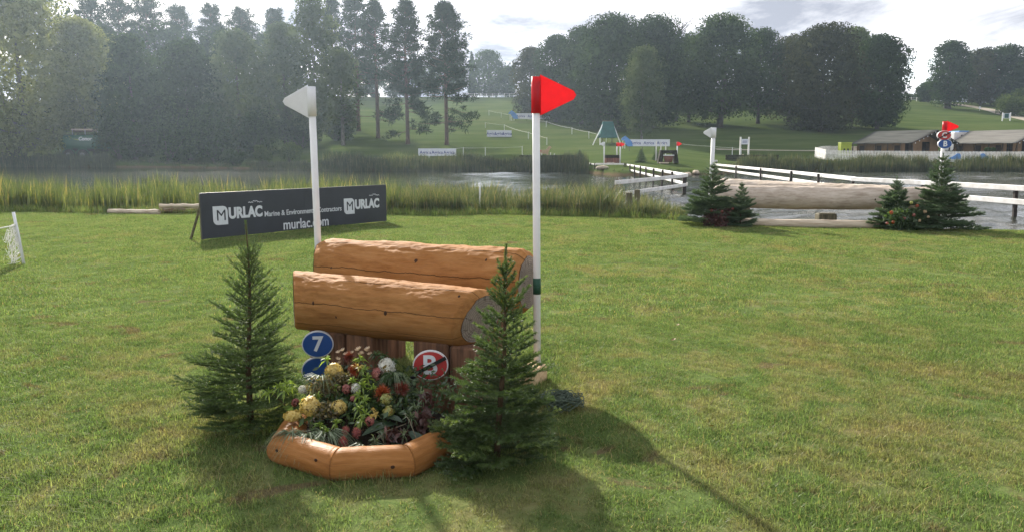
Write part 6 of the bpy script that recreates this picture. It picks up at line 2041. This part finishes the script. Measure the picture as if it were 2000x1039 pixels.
def bigleaf(lab, u, v, L, W, dx, dz, mat='fl_green'):
    t, p = flower_thing('broad_leaf', lab, u, v, cat='leaf', group=gy)
    D = Vector((dx, -.55, dz)).normalized(); s = D.cross(Vector((0, 0, 1))).normalized(); up = s.cross(D)
    mb = MB(); n = 8
    for i in range(n + 1):
        f = i / n; w = W * math.sin(math.pi * min(1, f * .92 + .06)) ** .8 * .5
        c = Vector(p) + D * L * (f - .5) + up * (-L * .25 * (f - .3) ** 2)
        mb.v += [c - s * w + up * w * .25, c, c + s * w + up * w * .25]
    for i in range(n):
        for k in (0, 1): mb.f.append((i * 3 + k, i * 3 + k + 1, i * 3 + k + 4, i * 3 + k + 3)); mb.m.append(0)
    obj('blade', mb, M['bigleaf'], t, True); stem_to(t, Vector(p) - D * L * .5)
M['bigleaf'] = simple('broad_dark_leaf', (0.026, 0.050, 0.024), (0.016, 0.032, 0.016), 12, .45, .4, .2, .01)
bigleaf('broad dark green leaf in the middle of the bed beneath the sedum heads', 742, 834, .20, .09, -1, -.05)
bigleaf('broad dark green leaf drooping over the back corner of the edging log', 820, 862, .17, .08, .7, -.5)
bigleaf('broad dark green leaf poking over the edging log by the maroon frond', 775, 872, .12, .05, .5, -.4)
bigleaf('broad dark green leaf under the dark red flower', 765, 815, .15, .06, .8, .1)
mb = MB()
for (a, b_) in (((740, 838), (760, 880)), ((722, 868), (795, 822)), ((790, 800), (815, 850))):
    A_, B_ = fpos(*a) - Vector((0, .04, 0)), fpos(*b_) - Vector((0, .04, 0)); m_ = A_.lerp(B_, .5) + Vector((0, -.01, .03))
    mb.tube([A_ - Vector((-.62, 4.0, .1)), m_ - Vector((-.62, 4.0, .1)), B_ - Vector((-.62, 4.0, .1))], .0026, 6, False)
tag(obj('dry_stems', mb, M['oldpost'], None, False, (-.62, 4.0, .1)), 'curved pale dry stems trailing across the dark leaves of the bed', 'stems')
# dense dark understorey hiding the soil
n = 2600
P = np.stack([-.76 + rngF.normal(size=n) * .22, 4.24 + rngF.normal(size=n) * .12, .09 + rngF.random(n) ** 1.5 * .13], 1)
P[:, 2] += np.clip((P[:, 1] - 4.0) * .35, 0, .15)
k = (np.abs(P[:, 0] + .74) < .44) & (P[:, 1] > 3.86 + .40 * np.abs(P[:, 0] + .74))
P = P[k]
uf = link('bed_foliage', np_mesh('bed_foliage', leaf_quads(P, unit(rngF.normal(size=(len(P), 3)) + np.array([0, -.2, .6])), .034, .42, rngF), 4, rngF.random(len(P)) * .7, M['fl_green'])); uf['kind'] = 'stuff'; uf['label'] = 'dark filler leaves packed between the flowers'

# ------------------------------------------------------------------ the two near spruces
b = onground(492, 4.43); b.z = 0
conifer('slender spruce with long bare leader at the blue sign end of the orange log jump', b, at(497, 432, 4.43).z, .325, 41, whorls=15, per=7, low_extra=4, leader=.19, top_el=60, low_el=2, fresh=.06, dens=1100, nlen=.0145, nw=.0024, lean=.03, side_k=.9, skirt=1.1, power=.9)
b = onground(975, 3.92); b.z = 0
conifer('bushy spruce with bright new tips in front of the red flag pole', b, at(994, 478, 3.92).z, .315, 42, whorls=14, per=7, low_extra=1, leader=.15, top_el=58, low_el=2, fresh=.36, dens=1300, nlen=.0165, nw=.0028, lean=.05, side_k=.95, skirt=1.08, droop=.10, power=1.0)

# pale sawn block and bundle of netting at the foot of the red flag pole
b = onground(1037, 5.30); b.z = 0
mb = MB(); mb.box((0, 0, .05), (.14, .24, .13), Matrix.Rotation(math.radians(-32), 3, 'Z'), 0, .012)
tag(obj('wood_block', mb, M['cutwood'], None, False, b), 'pale sawn timber block at the foot of the red flag pole', 'block')
b = onground(1098, 4.72); b.z = 0
mb = MB(); rb = random.Random(8)
for i in range(60):
    a = rb.uniform(0, 6.28); R_ = rb.uniform(.04, .11); c = Vector((rb.uniform(-.05, .05), rb.uniform(-.05, .05), 0))
    pts = [c + Vector((math.cos(a + k * .7) * R_, math.sin(a + k * .7) * R_ * .8, .02 + .10 * abs(math.sin(k * .6 + i)) * (1 - R_ * 3))) for k in range(7)]
    mb.tube(pts, .0028, 4, False)
M['greennet'] = simple('dark_green_netting', (0.075, 0.105, 0.070), (0.045, 0.065, 0.045), 20, .6, .3)
tag(obj('netting_bundle', mb, M['greennet'], None, False, b), 'tangled bundle of dark green netting on the grass behind the bushy spruce', 'netting')

# ------------------------------------------------------------------ lawn grass
def tuft_mesh(seed, n, R, h0, h1, w, bend, segs=2):
    rng = np.random.default_rng(seed)
    a = rng.random(n) * 6.283; r = R * np.sqrt(rng.random(n))
    P = np.stack([np.cos(a) * r, np.sin(a) * r, np.full(n, -.004)], 1)
    h = rng.uniform(h0, h1, n)
    V = blades(n, P, h, np.full(n, w) * rng.uniform(.7, 1.2, n), rng, bend, segs)
    return np_mesh('grass_tuft', V, 4, np.repeat(rng.random(n), segs), M['grass'])
vt_near = [tuft_mesh(200 + i, 36, .060, .012, .036, .0034, 1.6) for i in range(6)] + [tuft_mesh(230 + i, 22, .05, .025, .058, .0036, 1.3, 3) for i in range(2)]
vt_mid = [tuft_mesh(260 + i, 32, .085, .016, .040, .0062, 1.4) for i in range(5)]
rngL = np.random.default_rng(3)
def lawn(name, y0, y1, dens, variants, label, special=None):
    area = .5 * (y1 ** 2 - y0 ** 2) * 1.9 + 4 * (y1 - y0)
    n = int(area * dens)
    y = np.sqrt(rngL.uniform(y0 ** 2, y1 ** 2, n))
    x = rngL.uniform(-1, 1, n) * (y * .90 + 1.0)
    k = (np.abs(x) < y * .74 + 1.2)
    x, y = x[k], y[k]
    inb = (np.abs(x + .75) < .50) & (y > 3.86 + .38 * np.abs(x + .78)) & (y < 4.55)
    yn = np.interp(np.clip(1000 + F * x / y, -900, 3000), YN_U, YN_Y)
    k = ~inb & (y < yn + .9)
    x, y = x[k], y[k]; m_ = len(x)
    s = rngL.uniform(.65, 1.25, m_) * (1 + .25 * np.sin(x * 1.7 + 2) * np.sin(y * 1.3))
    pk = rngL.integers(0, len(variants), m_)
    if special is not None:
        pk = np.where(rngL.random(m_) < .10, pk, pk % special)
    o = scatter(name, np.stack([x, y, terrain(x, y)], 1), rngL.random(m_) * 6.283, s, pk, variants)
    o['label'] = label
    return o
lawn('near_lawn_grass', 1.8, 7.5, 420, vt_near, 'short mown grass with dry patches around the orange log jump', 6)
lawn('lawn_grass', 7.5, 23.0, 150, vt_mid, 'short mown grass between the jump and the reeds')
# longer uncut grass round the foot of the jump, planter and spruces
vt_long = [tuft_mesh(300 + i, 22, .05, .035, .095, .0034, 1.0, 3) for i in range(4)]
n = 300
ang = rngL.random(n) * 6.283
cs = [((-.06, 4.05), .42), ((-1.52, 4.52), .40), ((-.75, 3.72), .30), ((.1, 5.3), .25), ((-1.0, 5.1), .35), ((-.3, 4.7), .3)]
ck = rngL.integers(0, len(cs), n)
x = np.array([cs[k][0][0] for k in ck]) + np.cos(ang) * np.sqrt(rngL.random(n)) * np.array([cs[k][1] for k in ck])
y = np.array([cs[k][0][1] for k in ck]) + np.sin(ang) * np.sqrt(rngL.random(n)) * np.array([cs[k][1] for k in ck]) * .7
k = ~((np.abs(x + .75) < .52) & (y > 3.84 + .38 * np.abs(x + .78)) & (y < 4.55)); x, y = x[k], y[k]
o = scatter('uncut_grass', np.stack([x, y, terrain(x, y)], 1), rngL.random(len(x)) * 6.283, rngL.uniform(.5, 1.0, len(x)), rngL.integers(0, 4, len(x)), vt_long)
o['label'] = 'longer uncut grass around the foot of the jump and spruces'
# longer fringe where lawn meets reeds
n = 2600
u = rngL.uniform(-420, 1340, n); y = Yn(u) + rngL.uniform(-.35, .5, n); x = (u - 1000) / F * y
o = scatter('bank_fringe', np.stack([x, y, terrain(x, y)], 1), rngL.random(n) * 6.283, rngL.uniform(1.0, 3.2, n), rngL.integers(0, 4, n), vt_long); o['label'] = 'longer grass fringe where the lawn meets the reeds'

# a few fallen leaves
lm = [simple('dry_leaf', (0.24, 0.16, 0.08), (0.16, 0.10, 0.05), 30, .7, .2), simple('yellow_leaf', (0.42, 0.32, 0.08), (0.32, 0.22, 0.06), 30, .7, .2)]
leaf_me = []
for j in range(2):
    mb = MB(); mb.add([(-.024, 0, .004), (-.008, .012, .010), (.012, .011, .006), (.026, 0, .012), (.012, -.011, .007), (-.008, -.012, .005), (0, 0, .002)], [(0, 1, 6), (1, 2, 6), (2, 3, 6), (3, 4, 6), (4, 5, 6), (5, 0, 6)])
    leaf_me.append(make_mesh('fallen_leaf', mb, lm[j]))
rl = random.Random(12)
for i in range(9):
    Y = rl.uniform(3.2, 10); x = rl.uniform(-.68, .68) * Y
    o = link('fallen_leaf', leaf_me[i % 2], None, (x, Y, gz(x, Y) + .032), (rl.uniform(-.4, .4), rl.uniform(-.4, .4), rl.uniform(0, 6.28)))
    tag(o, 'small curled dry leaf lying in the short grass', 'leaf', 'fallen leaves scattered on the lawn')

# ------------------------------------------------------------------ haze
hz = MB(); hz.box((0, 272, 26), (1720, 600, 58))
m, nt, ns, ls, out = newmat('haze_air')
pv = ns.new('ShaderNodeVolumePrincipled')
pv.inputs['Color'].default_value = (0.68, 0.84, 1.0, 1); pv.inputs['Density'].default_value = HAZE; pv.inputs['Anisotropy'].default_value = 0.62
ls.new(pv.outputs[0], out.inputs['Volume'])
ho = obj('haze', hz, m); ho['kind'] = 'stuff'
